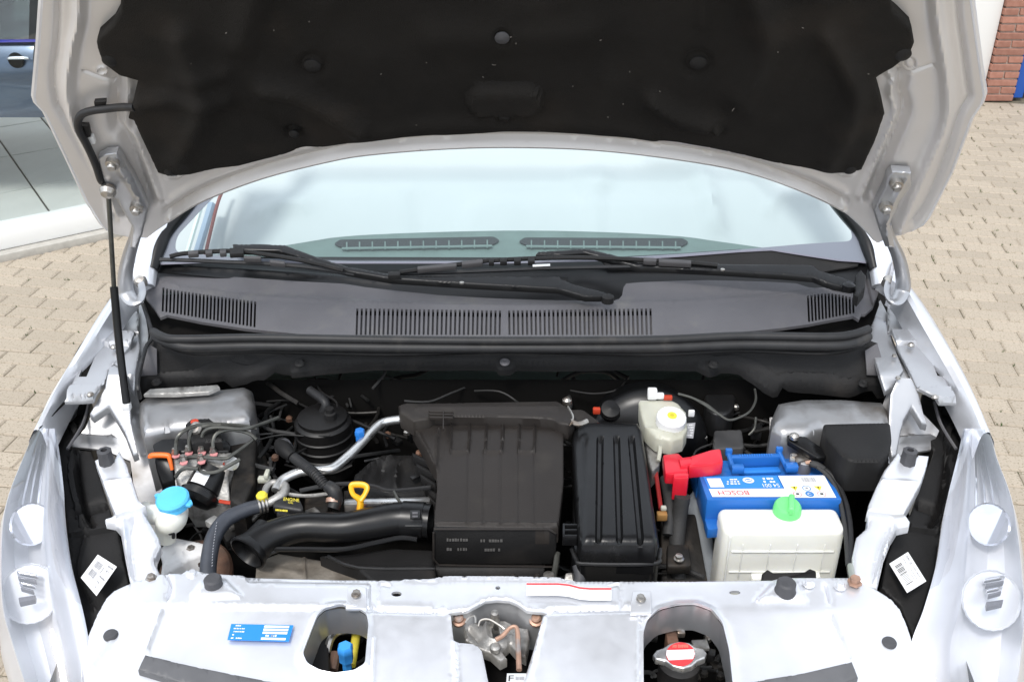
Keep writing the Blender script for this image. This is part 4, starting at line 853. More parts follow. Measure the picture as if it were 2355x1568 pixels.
# ---------------- brackets beside the lamps
for s_ in (0, 1):
    ab = node('lamp_bracket', car)
    if s_ == 0:
        up_ = [(217, 1056), (236, 1048), (262, 1054), (273, 1033), (290, 1063), (305, 1105), (318, 1146), (334, 1160), (318, 1166), (290, 1172), (264, 1180), (244, 1130)]
        lo_ = [(262, 1178), (318, 1150), (332, 1180), (348, 1206), (366, 1236), (370, 1252), (358, 1278), (356, 1292), (364, 1310), (372, 1324), (330, 1340), (299, 1340), (285, 1270), (275, 1215), (262, 1200), (241, 1196), (240, 1190), (258, 1184)]
        stp = (245, 1050)
    else:
        up_ = [(2066, 1037), (2076, 1052), (2100, 1060), (2112, 1044), (2137, 1046), (2132, 1070), (2119, 1108), (2096, 1150), (2080, 1178), (2060, 1180), (1995, 1172), (1998, 1158), (2014, 1120), (2034, 1079)]
        lo_ = [(1998, 1166), (2075, 1180), (2080, 1176), (2094, 1196), (2092, 1206), (2066, 1212), (2050, 1240), (2034, 1280), (2018, 1352), (1975, 1335), (1960, 1324), (1960, 1278), (1970, 1232), (1992, 1212)]
        stp = (2088, 1050)
    MB().sheet(lo_, silver, z=lambda u, v: .895-(v-1160)*.00016, th=.012, step=9, rnd=8, rel=[('g', [(310, 1180), (300, 1250), (310, 1330)] if s_ == 0 else [(2050, 1200), (2020, 1260), (2008, 1340)], 6, -.004), ('g', [(285, 1200), (300, 1330)] if s_ == 0 else [(2056, 1210), (2010, 1340)], 5, .006)]).build('bracket_foot', ab)
    MB().sheet(up_, silver, z=lambda u, v: .925-(v-1050)*.00018, th=.02, step=8, rnd=6, rel=[('g', [(230, 1110), (310, 1100)] if s_ == 0 else [(2030, 1105), (2110, 1110)], 4, .003)]).build('bracket_head', ab)
    MB().lathe(P(stp[0], stp[1]+10, .925), [(.0125, -.012), (.0135, 0), (.0125, .014), (.0125, .022), (.008, .0235), (.006, .0235), (.0055, .016), (0, .016)], rubber_g, n=8).build('rubber_stop', ab)
# ---------------- headlights
for s_ in (0, 1):
    hd = node('headlight', car)
    vs_ = [985, 1050, 1130, 1200, 1300, 1400, 1480, 1568, 1660]
    if s_ == 0: inu = [128, 138, 147, 151, 165, 190, 206, 219, 230]; outu = [82, 54, 22, 6, 1, 6, 28, 56, 90]
    else: inu = [2216, 2202, 2182, 2167, 2152, 2124, 2096, 2100, 2104]; outu = [2275, 2292, 2322, 2338, 2350, 2357, 2352, 2340, 2300]
    zz = [.925, .905, .885, .865, .835, .80, .77, .735, .70]
    def row(t, dz=0, up=0): return cr([np.array(P(a+(b-a)*t, v, z+dz+up*math.sin(t*math.pi))) for a, b, v, z in zip(inu, outu, vs_, zz)], 5)
    o = -1 if s_ == 0 else 1
    rows = [row(t, 0, .012) for t in (0, .08, .2, .4, .6, .8, .93, 1.0)]
    MB().loft(rows, glass_l).build('lens', hd)
    MB().loft([[q+np.array([o*.006, 0, 0]) for q in row(0, -.05)], row(.0, -.004), row(.06, -.002), row(.26, -.004), row(.34, -.010), row(.38, -.035)], lamp_w).build('bezel', hd)
    def rw(t, dz): return row(t, dz)
    MB().loft([rw(.34, -.012), rw(.42, -.05), rw(.6, -.062), rw(.8, -.058), rw(.93, -.035), rw(1.0, -.010)], lamp_bk).build('lamp_back', hd)
    for (bu, bv, bz, br) in (((70, 1205, .842, .036), (66, 1365, .79, .048)) if s_ == 0 else ((2276, 1205, .842, .036), (2282, 1380, .788, .048))):
        MB().lathe(P(bu, bv, bz), [(br*1.02, -.004), (br, .0), (br*.93, -.005), (br*.75, -.016), (br*.45, -.026), (br*.2, -.030), (.001, -.030)], chrome_d if br < .04 else lamp_bk, axis=(0, -.80, .60), n=48, knurl=-.02).build('reflector', hd)
        MB().lathe(P(bu, bv, bz-.012), [(.009, -.02), (.010, .0), (.008, .010), (0, .013)], mat('bulb_shield', (.55, .55, .58), .25, .8), axis=(0, -.55, .83), n=20).build('bulb_shield', hd)
    bu, bv = (62, 1335) if s_ == 0 else (2288, 1345)
    sg = 1 if s_ else -1
    for k in range(4):
        q = MB(); w_ = 24-k*3
        q.prism(px3([(bu-w_, bv-20+k*12+sg*4, .822-k*.004), (bu+w_, bv-20+k*12-sg*4, .822-k*.004), (bu+w_, bv-15+k*12-sg*4, .822-k*.004), (bu-w_, bv-15+k*12+sg*4, .822-k*.004)]), mat('lamp_slat_grey', (.12, .12, .14), .35) if k % 2 else chrome, drop=.008, bev=.001); q.build('reflector_slat', hd)
    q = MB(); q.prism(px3([(bu-20, bv+38, .806), (bu+20, bv+32, .806), (bu+18, bv+42, .806), (bu-18, bv+50, .806)]), mat('lamp_slat_grey', (.12, .12, .14), .35), drop=.01, bev=.001); q.build('lamp_hood', hd)
    pth = [(40, 1420, .772), (56, 1456, .766), (88, 1498, .758), (128, 1530, .75), (165, 1550, .744)] if s_ == 0 else [(2322, 1400, .772), (2308, 1440, .768), (2276, 1486, .76), (2226, 1522, .752), (2160, 1544, .745)]
    for k in range(3):
        t0 = .45+k*.13; a_ = row(t0, -.045); q = MB(); q.tube(a_[3:14], .0026, chrome, n=6, smooth=0); q.build('lens_flute', hd)
    MB().loft([row(.99, -.003), row(1.0, -.006), [q_+np.array([o*.014, 0, -.03]) for q_ in row(1.0)], [q_+np.array([o*.024, -.003, -.09]) for q_ in row(1.)], [q_+np.array([o*.024, -.006, -.3]) for q_ in row(1.)]], silver).build('lamp_surround', hd)
    if s_ == 0: hs = [(116, 925), (210, 920), (196, 985), (165, 1010), (158, 1034), (208, 1036), (218, 1062), (246, 1150), (262, 1196), (270, 1215), (284, 1290), (296, 1340), (246, 1376), (203, 1462), (186, 1400), (166, 1320), (152, 1206), (146, 1130), (138, 1050), (128, 990), (104, 985)]
    else: hs = [(2164, 904), (2120, 905), (2116, 930), (2130, 990), (2150, 1030), (2140, 1060), (2118, 1110), (2094, 1180), (2066, 1214), (2040, 1275), (2028, 1350), (2070, 1390), (2100, 1462), (2124, 1395), (2150, 1313), (2165, 1200), (2178, 1154), (2204, 1050), (2216, 985), (2245, 985), (2225, 940), (2200, 918)]
    g = (lambda u: u) if s_ == 0 else (lambda u: 2354-u)
    MB().sheet(hs, plast_m, z=lambda u, v: .865-max(0, v-1000)*.00022, th=.10, step=9, rnd=4, rel=[('r', [(g(120), 930), (g(175), 1000), (g(165), 1100), (g(190), 1200)], 6, .010, 4), ('g', [(g(175), 1040), (g(190), 1150), (g(215), 1215)], 5, -.012), ('r', [(g(160), 1230), (g(260), 1215)], 4, .008, 4), ('g', [(g(200), 1225), (g(180), 1320), (g(215), 1400)], 4, .006), ('g', [(g(240), 1160), (g(180), 1180)], 8, -.02), ('p', [(g(200), 930), (g(160), 990), (g(140), 940)], 6, -.02)]).build('lamp_housing', hd)
    MB().tube(px3([(g(205), 925, .905), (g(190), 975, .895), (g(155), 1032, .885)]), .003, plast_g, n=6).build('trim_strip', hd)
    cc = [(225, 1275), (269, 1303), (222, 1370), (186, 1328)] if s_ == 0 else [(2088, 1269), (2130, 1336), (2086, 1363), (2045, 1296)]
    zl = .823
    lb = MB(); k4 = Q4([P(a, b, zl-(b-1275)*.0001) for a, b in cc]); lb.quad(k4.c, white, th=.0006)
    if s_ == 0:
        def bar(a0, b0, a1, b1, m): k4.patch(lb, a0, b0, a1, b1, m, .0009)
        for k in range(15): bar(.16+k*.022, .18, .16+k*.022+random.choice([.007, .013]), .42, grey_i)
        for k in range(15): bar(.16+k*.022, .5, .16+k*.022+random.choice([.007, .013]), .74, grey_i)
        for a0_, b0_, a1_, b1_ in ((.55, .2, .60, .45), (.62, .1, .95, .16), (.72, .24, .86, .32), (.62, .5, .92, .56), (.66, .66, .8, .72), (.7, .82, .84, .88)): ink(k4, lb, a0_, b0_, a1_, b1_, grey_i)
    else:
        for k in range(16): k4.patch(lb, .16+k*.042, .52, .16+k*.042+random.choice([.012, .024]), .86, black_i, .0009)
        for a0_, b0_, a1_, b1_ in ((.08, .10, .26, .20), (.30, .08, .36, .24), (.44, .12, .84, .18), (.1, .32, .3, .38), (.5, .28, .9, .34), (.4, .40, .8, .44)): ink(k4, lb, a0_, b0_, a1_, b1_, grey_i)
    lb.build('barcode_label', hd)
# ---------------- bonnet latch
lt = node('bonnet_latch', car)
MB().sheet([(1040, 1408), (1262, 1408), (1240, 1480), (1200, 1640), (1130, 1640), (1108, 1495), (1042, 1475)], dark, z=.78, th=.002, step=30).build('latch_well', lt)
R0 = [np.array(P(a, b, .862)) for a, b in ((1030, 1406), (1074, 1400), (1092, 1391), (1115, 1378), (1143, 1375), (1171, 1377), (1190, 1385), (1212, 1400), (1262, 1405))]
MB().loft([R0, [q+np.array([0, -.008, -.03]) for q in R0], [q+np.array([0, -.008, -.075]) for q in R0]], silver_in).build('latch_recess', lt)
MB().sheet([(1066, 1432), (1090, 1428), (1110, 1436), (1135, 1424), (1160, 1424), (1190, 1440), (1216, 1444), (1218, 1470), (1210, 1510), (1190, 1500), (1172, 1480), (1155, 1496), (1166, 1512), (1150, 1520), (1128, 1500), (1100, 1490), (1070, 1470)], alu_d, z=.835, th=.014, step=6, rnd=4, rk=.001, holes=[[(1130, 1444), (1146, 1440), (1152, 1462), (1134, 1468)]], rel=[('g', [(1118, 1436), (1122, 1470), (1150, 1478), (1176, 1466)], 6, .008), ('g', [(1078, 1445), (1100, 1470)], 6, -.006)]).build('latch_plate', lt)
MB().lathe(P(1138, 1422, .85), [(.007, -.02), (.0075, .004), (.0055, .01), (.0055, .016), (0, .017)], steel, n=14, axis=(0, -.2, 1)).build('latch_pin', lt)
for u, v, m_ in ((1055, 1424, rust_l), (1233, 1424, rust_l)):
    MB().lathe(P(u, v, .846), [(.011, -.004), (.011, .001), (.0075, .002), (.0075, .008), (.005, .010), (0, .010)], m_, n=12, axis=(0, -.4, 1)).build('bolt', lt)
MB().lathe(P(1139, 1489, .842), [(.008, -.004), (.008, .003), (.005, .006), (0, .006)], alu_d, n=16).build('rivet', lt)
MB().tube(px3([(1070, 1432, .856), (1080, 1418, .86), (1092, 1416, .86), (1094, 1432, .856)]), .0016, steel, n=6).build('spring', lt)
MB().tube(px3([(1100, 1440, .856), (1106, 1426, .86), (1125, 1424, .862), (1150, 1438, .86), (1160, 1446, .858)]), .0018, steel, n=6).build('spring', lt)
MB().tube(px3([(1140, 1470, .852), (1155, 1462, .854), (1172, 1444, .858), (1184, 1440, .86), (1190, 1450, .858), (1192, 1490, .85), (1194, 1540, .845)]), [.0035, .0035, .003, .003, .0035, .004, .004], rust_l, n=8).build('release_lever', lt)
lb = MB(); k4 = Q4([P(1166, 1548, .846), P(1212, 1548, .846), P(1210, 1600, .84), P(1162, 1600, .84)]); lb.quad(k4.c, mat('tag_grey', (.55, .56, .57), .5)); k4.text(lb, 'F', .1, .1, .35, .35, black_i); ink(k4, lb, .45, .14, .9, .3, grey_i); k4.text(lb, 'J', .1, .45, .3, .62, black_i)
lb.build('latch_tag', lt)
# ================================================================== things in the engine bay
def CP(u, v, z): return tuple(float(c) for c in P(u, v, z))
# ---------------- battery
bt = thing('battery', 'blue topped car battery with white printed label and grey case', 'battery', CP(1770, 1120, .70))
q = MB(); q.prism(px3([(1607, 1093, .880), (1906, 1089, .880), (1937, 1148, .880), (1626, 1148, .880)]), blue_p, drop=.058, bev=.003, taper=.0)
q.build('lid', bt)
q = MB(); q.prism(px3([(1592, 1060, .862), (1882, 1050, .862), (1908, 1092, .862), (1605, 1096, .862)]), blue_p, drop=.05, bev=.003); q.build('rear_deck', bt)
q = MB(); q.prism(px3([(1600, 1098, .824), (1604, 1062, .824), (1898, 1060, .824), (1934, 1152, .824), (1627, 1154, .824)]), case_g, zb=.66, bev=.006, taper=-.03); q.build('case', bt)
q = MB(); q.prism(px3([(1624, 1150, .852), (1939, 1150, .852), (1939, 1158, .852), (1622, 1160, .852)]), blue_p, drop=.035, bev=.002); q.prism(px3([(1620, 1192, .838), (1650, 1190, .838), (1652, 1215, .838), (1628, 1217, .838)]), blue_p, drop=.02, bev=.002); q.build('lid_rim', bt)
hn = MB()   # carrying handle frame standing behind the lid
for (a, b, c, d) in ((1674, 1040, 1688, 1084), (1790, 1036, 1812, 1080)):
    hn.tube([P(a, b, .888), P((a+c)/2, (b+d)/2, .884), P(c, d, .880)], .0042, blue_p, n=8, smooth=0)
    hn.box(P(a+2, b-1, .890), (.012, .008, .014), blue_p, bev=.002); hn.box(P(c+8, d-6, .884), (.022, .014, .014), blue_p, bev=.002)
hn.prism(px3([(1678, 1044, .888), (1792, 1041, .888), (1796, 1049, .888), (1682, 1053, .888)]), blue_p, drop=.028, bev=.002)
hn.prism(px3([(1700, 1075, .868), (1790, 1072, .868), (1796, 1084, .868), (1702, 1087, .868)]), mat('battery_blue_light', (.03, .22, .68), .35), drop=.005, bev=.001)
for k in range(14): hn.box(P(1702+k*5.6, 1047-k*.1, .889), (.0012, .006, .0015), mat('battery_blue_light', (.03, .22, .68), .35), bev=0)
hn.build('handle', bt)
lb = MB(); k4 = Q4([P(1617, 1096, .8806), P(1904, 1093, .8806), P(1933, 1146, .8806), P(1640, 1146, .8806)])
k4.patch(lb, 0, 0, .59, .56, blue_l, .0004)
k4.patch(lb, 0, .57, .60, .93, white, .0004); k4.patch(lb, .60, .0, .97, .97, white, .0005)
k4.patch(lb, .02, .09, .13, .50, white, .0007)                       # blank white square
for b0, a0, a1 in ((.12, .20, .27), (.22, .17, .28), (.32, .16, .28)): ink(k4, lb, a0, b0, a1, b0+.06, white)
k4.ring(lb, .345, .20, .045, .13, white, .4, .0009); k4.patch(lb, .325, .17, .365, .23, white, .0009)
for b0, a0, a1 in ((.08, .465, .56), (.22, .46, .56)): ink(k4, lb, a0, b0, a1, b0+.09, white)
k4.text(lb, 'S4 001', .44, .36, .57, .52, white, flip=True)
k4.text(lb, 'BOSCH', .06, .66, .30, .86, red_i, flip=True)
for k in range(18): k4.patch(lb, .77+k*.0062, .10, .77+k*.0062+random.choice([.002, .0035]), .30, grey_i, .0009)
for a in (.68, .87): k4.poly(lb, [(a-.033, .48), (a+.033, .48), (a, .68)], yel_i, .0009); k4.patch(lb, a-.005, .50, a+.005, .58, black_i, .0011)
k4.ring(lb, .775, .57, .034, .12, blue_i, .2); k4.ring(lb, .775, .82, .034, .12, blue_i, .5)
for a in (.68, .87): k4.ring(lb, a, .82, .034, .12, red_i, .12); k4.patch(lb, a-.012, .78, a+.012, .85, black_i, .0011)
k4.patch(lb, .765, .53, .785, .60, grey_i, .0011); k4.patch(lb, .765, .79, .79, .86, blue_i, .0011)
lb.build('label_print', bt)
tm = MB(); tm.lathe(P(1846, 1082, .862), [(.014, 0), (.013, .022), (.010, .024), (0, .024)], mat('lead', (.42, .42, .43), .45, .7), n=20)
tm.box(P(1838, 1056, .885), (.026, .022, .012), steel, rot=Matrix.Rotation(.3, 3, 'Z'), bev=.002); tm.box(P(1822, 1058, .888), (.010, .018, .018), steel, rot=Matrix.Rotation(-.3, 3, 'Z'), bev=.002)
tm.lathe(P(1826, 1050, .895), [(.0055, -.004), (.0055, .005), (0, .006)], steel, n=6); tm.lathe(P(1860, 1064, .885), [(.005, -.006), (.005, .004), (0, .004)], rust_l, n=6, axis=(1, 0, .2))
tm.build('terminal', bt)
# red positive cover
rc = thing('terminal_cover', 'red plastic cover over the positive battery terminal', 'terminal cover', CP(1590, 1080, .87))
q = MB()
q.prism(px3([(1586, 1048, .905), (1636, 1032, .912), (1658, 1030, .912), (1664, 1062, .908), (1640, 1066, .908), (1600, 1070, .906), (1584, 1072, .905)]), red_p, drop=.028, bev=.004)
q.prism(px3([(1524, 1044, .900), (1560, 1040, .900), (1578, 1056, .902), (1584, 1082, .900), (1570, 1090, .899), (1530, 1088, .899)]), red_p, drop=.024, bev=.004)
q.build('cover_body', rc)
q = MB(); q.prism(px3([(1550, 1084, .899), (1585, 1084, .899), (1584, 1098, .898), (1548, 1098, .898)]), red_p, drop=.050, bev=.004); q.prism(px3([(1560, 1052, .905), (1590, 1048, .907), (1594, 1066, .906), (1566, 1072, .905)]), red_p, drop=.02, bev=.003); q.build('cover_skirt', rc)
q = MB(); q.tube(px3([(1570, 1140, .86), (1562, 1190, .82), (1556, 1260, .78), (1560, 1330, .74)]), .014, tape, n=12); q.build('cable', rc)

# ---------------- coolant reservoir
rv = thing('coolant_reservoir', 'milky white coolant reservoir with a green cap in front of the battery', 'coolant tank', CP(1790, 1250, .72))
def rq(z, dx=0.):
    a = P(1643, 1174, .868); b = P(1934, 1158, .868); return a, b
A_, B_ = P(1646, 1170, .868), P(1926, 1157, .868); yr = (A_[1]+B_[1])/2; yf = float(P(1790, 1214, .868)[1])-.004
x0, x1 = A_[0]+.004, B_[0]-.005
def rbox(mb, x0, x1, y0, y1, z0, z1, m, bev): mb.box(((x0+x1)/2, (y0+y1)/2, (z0+z1)/2), (x1-x0, y1-y0, z1-z0), m, bev=bev, seg=4)
q = MB(); rbox(q, x0, x1+.002, yf, yr, .66, .868, cream, .013)
for v in (1275, 1218): pass
zl = [.845, .818, .79]
for z in (.822, .778): q.box(((x0+x1)/2+.002, yf-.0008, z), (x1-x0-.03, .004, .0022), cream, bev=.001)
for x in np.linspace(x0+.035, x1-.03, 4): q.box((x, yf-.0006, .80), (.0018, .003, .075), cream, bev=.0008)
q.box((x0+.012, yf-.001, .78), (.003, .004, .15), cream, bev=.001)
q.build('tank', rv)
q = MB(); q.prism([(x0+.055, yf-.012, .772), (x1-.03, yf-.012, .775), (x1-.03, yf+.004, .78), (x0+.055, yf+.004, .776)], cream, drop=.03, bev=.003); q.build('lower_step', rv)
q = MB(); q.prism(px3([(1752, 1318, .815), (1765, 1308, .818), (1778, 1316, .818), (1850, 1314, .818), (1862, 1306, .818), (1877, 1312, .815), (1878, 1338, .81), (1752, 1342, .81)]), plast_m, drop=.02, bev=.002); q.build('bracket', rv)
c = P(1811, 1168, .878)
q = MB(); q.lathe(c, [(.0225, -.012), (.0235, -.006), (.0225, .004), (.019, .009), (.010, .011), (0, .0115)], green_c, axis=(0, -.12, 1), n=36)
q.box(c+np.array([.004, -.004, .011]), (.010, .042, .016), green_c, rot=Matrix.Rotation(-.25, 3, 'Z'), bev=.004, seg=3); q.build('cap', rv)

# ---------------- fuse box
fx = thing('fuse_box', 'black ribbed fuse box lid between the air filter and the battery', 'fuse box', CP(1415, 1130, .75))
fo_ = [(1320, 984), (1345, 966), (1372, 964), (1468, 966), (1478, 985), (1497, 1110), (1513, 1232), (1508, 1246), (1338, 1244), (1330, 1225), (1316, 1010)]
grv = [('r', [(1380, 1010), (1377, 1236)], 3.5, -.008, 5), ('r', [(1418, 1010), (1425, 1237)], 3.5, -.008, 5), ('r', [(1452, 1010), (1473, 1238)], 3.5, -.008, 5), ('g', [(1345, 1010), (1340, 1236)], 5, -.003)]
q = MB(); q.sheet(fo_, plast_s, z=lambda u, v: .925-(v-966)*.00006, th=.055, step=7, rnd=16, rel=grv); q.build('lid', fx)
q = MB(); y_ = float(P(1415, 1240, .90)[1])
rim = rpoly([(1316, 1262), (1330, 1290), (1345, 1297), (1500, 1297), (1517, 1280), (1518, 1258), (1495, 1110), (1470, 990), (1326, 990), (1318, 1110)], 10)
q.sheet(rim, plast_s, z=.862, th=.10, step=10, rnd=7); q.build('base', fx)
q = MB(); q.tube(px3([(1315, 1262, .864), (1326, 1286, .863), (1345, 1296, .862), (1500, 1296, .862), (1516, 1280, .863), (1518, 1262, .864)]), .0035, plast, n=8); q.build('rim_bead', fx)
q = MB()
for v in (1203, 1215, 1228): q.prism(px3([(1298, v, .90), (1328, v, .90), (1328, v+4, .90), (1298, v+4, .90)]), plast_s, drop=.02, bev=.001)
q.prism(px3([(1294, 1202, .90), (1299, 1202, .90), (1299, 1232, .90), (1294, 1232, .90)]), plast_s, drop=.02, bev=.001); q.build('clip', fx)

# ---------------- air filter box
af = thing('air_filter_box', 'wide matt black air filter housing with ribs in the middle of the bay', 'air filter', CP(1120, 1120, .75))
top_ = [(948, 976), (975, 968), (1290, 972), (1296, 1000), (1296, 1110), (1284, 1212), (1262, 1216), (1000, 1213), (998, 1195), (1005, 1120), (1002, 1078)]
arel = [('p', [(1040, 990), (1170, 985), (1300, 990), (1300, 1225), (990, 1225), (1004, 1085)], 6, .002)]
for a in (1038, 1080, 1118, 1156, 1194, 1230): arel.append(('g', [(a, 975), (a, 1012), (a-2, 1040)], 2.4, .006))
for a0, a1 in ((1040, 1076), (1115, 1152), (1194, 1230)): arel.append(('r', [(a0, 1041), (a1, 1041)], 1.5, .003, 2))
for a in (1076, 1112, 1152, 1192, 1228): arel.append(('g', [(a, 1040), (a+(a-1150)*.02, 1205)], 2.5, -.0015))
arel += [('g', [(1010, 990), (1006, 1000), (1004, 1082)], 4, .006), ('g', [(965, 1000), (1002, 1078)], 4, .004), ('g', [(1000, 1203), (1280, 1206)], 3, .002)]
q = MB(); q.sheet(top_, plast_b, z=lambda u, v: .925-(v-970)*.00012, th=.03, step=6.5, rnd=5, rel=arel); q.build('cover', af)
lip = [(916, 930), (935, 924), (960, 925), (1280, 920), (1300, 930), (1320, 946), (1322, 962), (1308, 974), (1288, 972), (1270, 962), (1230, 958), (1000, 954), (985, 962), (950, 966), (920, 948)]
q = MB(); q.sheet(lip, plast_b, z=.945, th=.03, step=8, rnd=6, rel=[('g', [(960, 940), (1280, 938)], 6, .004)]); q.build('rear_flange', af)
for k in range(6):
    a = 918+k*11; b = 942+k*11
    q = MB(); q.prism(px3([(a, b, .935-k*.008), (a+70-k*6, b+18, .935-k*.008), (a+72-k*6, b+23, .935-k*.008), (a+2, b+7, .935-k*.008)]), plast_b, drop=.016, bev=.001); q.build('side_rib', af)
for k in range(6):
    a = 968+k*6; b = 1040+k*24
    q = MB(); q.prism(px3([(a-20+k*3, b, .89-k*.01), (a+30-k*4, b+22, .89-k*.01), (a+30-k*4, b+28, .89-k*.01), (a-18+k*3, b+8, .89-k*.01)]), plast_m, drop=.02, bev=.001); q.build('side_rib', af)
for v0 in (943, 949, 956): 
    q = MB(); q.prism(px3([(985, v0, .951), (1042, v0+1, .951), (1042, v0+4, .951), (990, v0+3, .951)]), plast_b, drop=.006, bev=.001); q.build('clip', af)
q = MB(); q.prism(px3([(1018, 943, .953), (1021, 943, .953), (1021, 985, .949), (1018, 985, .949)]), plast_b, drop=.006, bev=.0005); q.build('clip', af)
yb_ = float(P(1130, 1214, .897)[1])
def fr(u, v, dy=0.): return tuple(PY(u, v, yb_+dy))
q = MB(); q.prism([fr(1000, 1214), fr(1262, 1215), fr(1280, 1226), fr(1280, 1262), fr(1270, 1298), fr(1010, 1300), fr(996, 1285), fr(996, 1222)], plast_m, drop=.16, dirv=(0, 1, 0), bev=.003); q.build('front_box', af)
q = MB()
q.tube([fr(998, 1216, -.002), fr(1262, 1216, -.002), fr(1278, 1226, -.002)], .0022, plast_b, n=6, smooth=0); q.tube([fr(997, 1224, -.002), fr(997, 1285, -.002), fr(1010, 1299, -.002), fr(1270, 1303, -.002)], .0018, plast_b, n=6, smooth=0); q.build('front_bead', af)
k4 = Q4([fr(1025, 1230, -.0006), fr(1260, 1230, -.0006), fr(1260, 1290, -.0006), fr(1025, 1290, -.0006)], up=(0, -1, 0)); q = MB(); emb = mat('embossed_plastic', (.10, .095, .09), .5)
for a0, b0, a1 in ((.01, .10, .22), (.01, .46, .22), (.34, .13, .56), (.38, .48, .54)): ink(k4, q, a0, b0, a1, b0+.12, emb)
q.build('embossed_print', af)
q = MB(); q.prism([fr(998, 1304, -.004), fr(1255, 1306, -.004), fr(1250, 1330, -.014), fr(996, 1326, -.014)], plast_m, drop=.12, dirv=(0, 1, 0), bev=.004); q.build('lower_box', af)
q = MB(); q.prism([tuple(P(*c_)) for c_ in ((1290, 940, .93), (1340, 938, .93), (1378, 965, .92), (1385, 985, .91), (1330, 978, .92), (1300, 968, .92))], plast_b, drop=.03, bev=.006); q.build('outlet_neck', af)
q = MB(); q.tube(px3([(1306, 935, .945), (1318, 958, .945), (1312, 975, .94), (1302, 982, .935)]), .0022, steel, n=6); q.lathe(P(1304, 927, .93), [(.009, 0), (.009, .008), (.004, .012), (0, .012)], steel, n=14); q.tube(px3([(1312, 968, .94), (1330, 975, .94), (1350, 968, .94)]), .005, steel, n=8); q.build('hose_clamp', af)

# ---------------- intake duct
du = thing('intake_duct', 'black curved air intake duct with an open mouth left of the filter box', 'air duct', CP(760, 1210, .80))
pth = [(572, 1268, .845), (600, 1246, .85), (640, 1226, .855), (700, 1212, .86), (790, 1213, .862), (860, 1202, .864), (920, 1193, .866), (990, 1198, .866)]
q = MB(); q.tube(px3(pth), [.030, .0275, .0255, .0245, .0255, .0275, .028, .0285], plast_s, n=24, smooth=6, cap=False); q.build('duct', du)
mo = MB(); ax = np.array(px3([pth[0]])[0])-np.array(px3([pth[1]])[0]); ax /= np.linalg.norm(ax)
mo.lathe(px3([pth[0]])[0], [(.0285, -.012), (.034, .0), (.0345, .004), (.031, .005), (.026, -.01), (.024, -.05), (.001, -.06)], plast_s, axis=ax*np.array([.6, 1, .8]), n=32); mo.build('mouth', du)
q = MB(); q.tube(px3([(926, 1193, .866), (975, 1196, .866)]), .0305, plast_s, n=24, smooth=0); q.build('collar', du)
q = MB(); q.prism(px3([(943, 1172, .90), (966, 1172, .90), (966, 1190, .898), (943, 1190, .898)]), plast, drop=.004, bev=.001); q.prism(px3([(948, 1176, .9015), (961, 1176, .9015), (961, 1180, .9015), (948, 1180, .9015)]), plast_g, drop=.003, bev=.0005); q.prism(px3([(948, 1184, .9015), (961, 1184, .9015), (961, 1187, .9015), (948, 1187, .9015)]), plast_g, drop=.003, bev=.0005); q.prism(px3([(931, 1205, .895), (972, 1205, .895), (972, 1209, .894), (931, 1209, .894)]), plast, drop=.004, bev=.001); q.build('collar_clip', du)
q = MB(); q.tube(px3([(632, 1262, .845), (700, 1262, .848), (790, 1262, .85), (860, 1248, .852), (920, 1236, .854), (960, 1240, .855)]), .0045, plast_s, n=8); q.tube(px3([(618, 1272, .84), (640, 1264, .842)]), .004, plast, n=8); q.build('duct_seam', du)
lo = thing('lower_duct', 'flat black resonator duct below the filter box', 'air duct', CP(950, 1310, .72))
q = MB(); q.sheet([(735, 1274), (800, 1272), (900, 1258), (1000, 1262), (1000, 1300), (1004, 1340), (860, 1340), (820, 1306), (760, 1285)], plast_m, z=.825, th=.09, step=10, rnd=8, rel=[('g', [(760, 1283), (830, 1304), (1000, 1306)], 4, .003)]); q.build('duct_body', lo)
q = MB(); q.tube(px3([(755, 1278, .826), (828, 1306, .826), (1000, 1308, .826)]), .003, plast, n=8, smooth=3); q.build('duct_edge', lo)

# ---------------- hoses and pipes
pp_ = thing('aluminium_pipe', 'bare aluminium air conditioning pipe with a blue service cap', 'pipe', CP(760, 1050, .86))
q = MB(); q.tube(px3([(945, 963, .90), (905, 966, .90), (880, 972, .898), (862, 985, .896), (820, 1030, .89), (775, 1070, .885), (752, 1080, .884), (720, 1082, .88), (690, 1085, .876), (655, 1100, .872), (640, 1116, .868), (634, 1128, .865)]), .0083, alu, n=14, smooth=6); q.build('pipe', pp_)
q = MB(); q.lathe(P(829, 1012, .89), [(.006, -.01), (.006, .0), (.0085, .001), (.0085, .012), (.0095, .013), (.0095, .021), (.008, .023), (0, .0235)], blue_c, n=6); q.build('service_cap', pp_)
hb = thing('coolant_hose', 'thick blue grey rubber hose curving down to the slam panel', 'hose', CP(490, 1260, .80))
q = MB(); q.tube(px3([(478, 1345, .82), (480, 1290, .835), (492, 1235, .848), (520, 1195, .855), (565, 1172, .858), (605, 1162, .858)]), [.0135, .0135, .0135, .0135, .0125, .0115], hose_m, n=18, smooth=7); q.build('hose', hb)
q = MB()
for k in range(3): q.tube([P(594+k*8, 1164-k*2.5, .858), P(598+k*8, 1163-k*2.5, .858)], .0148, steel, n=18, smooth=0)
q.build('hose_clamp', hb)
q = MB(); q.tube(px3([(608, 1160, .858), (630, 1150, .862), (652, 1134, .866), (656, 1118, .868), (645, 1110, .868), (625, 1110, .868), (612, 1122, .866), (606, 1145, .862)]), [.008, .008, .008, .0075, .006, .006, .006, .006], alu_d, n=12, smooth=5); q.build('metal_end', hb)
q = MB(); q.lathe(P(602, 1138, .875), [(.009, -.012), (.010, 0), (.007, .004), (0, .005)], yel_i, n=12); q.build('yellow_mark', hb)
kk = MB()
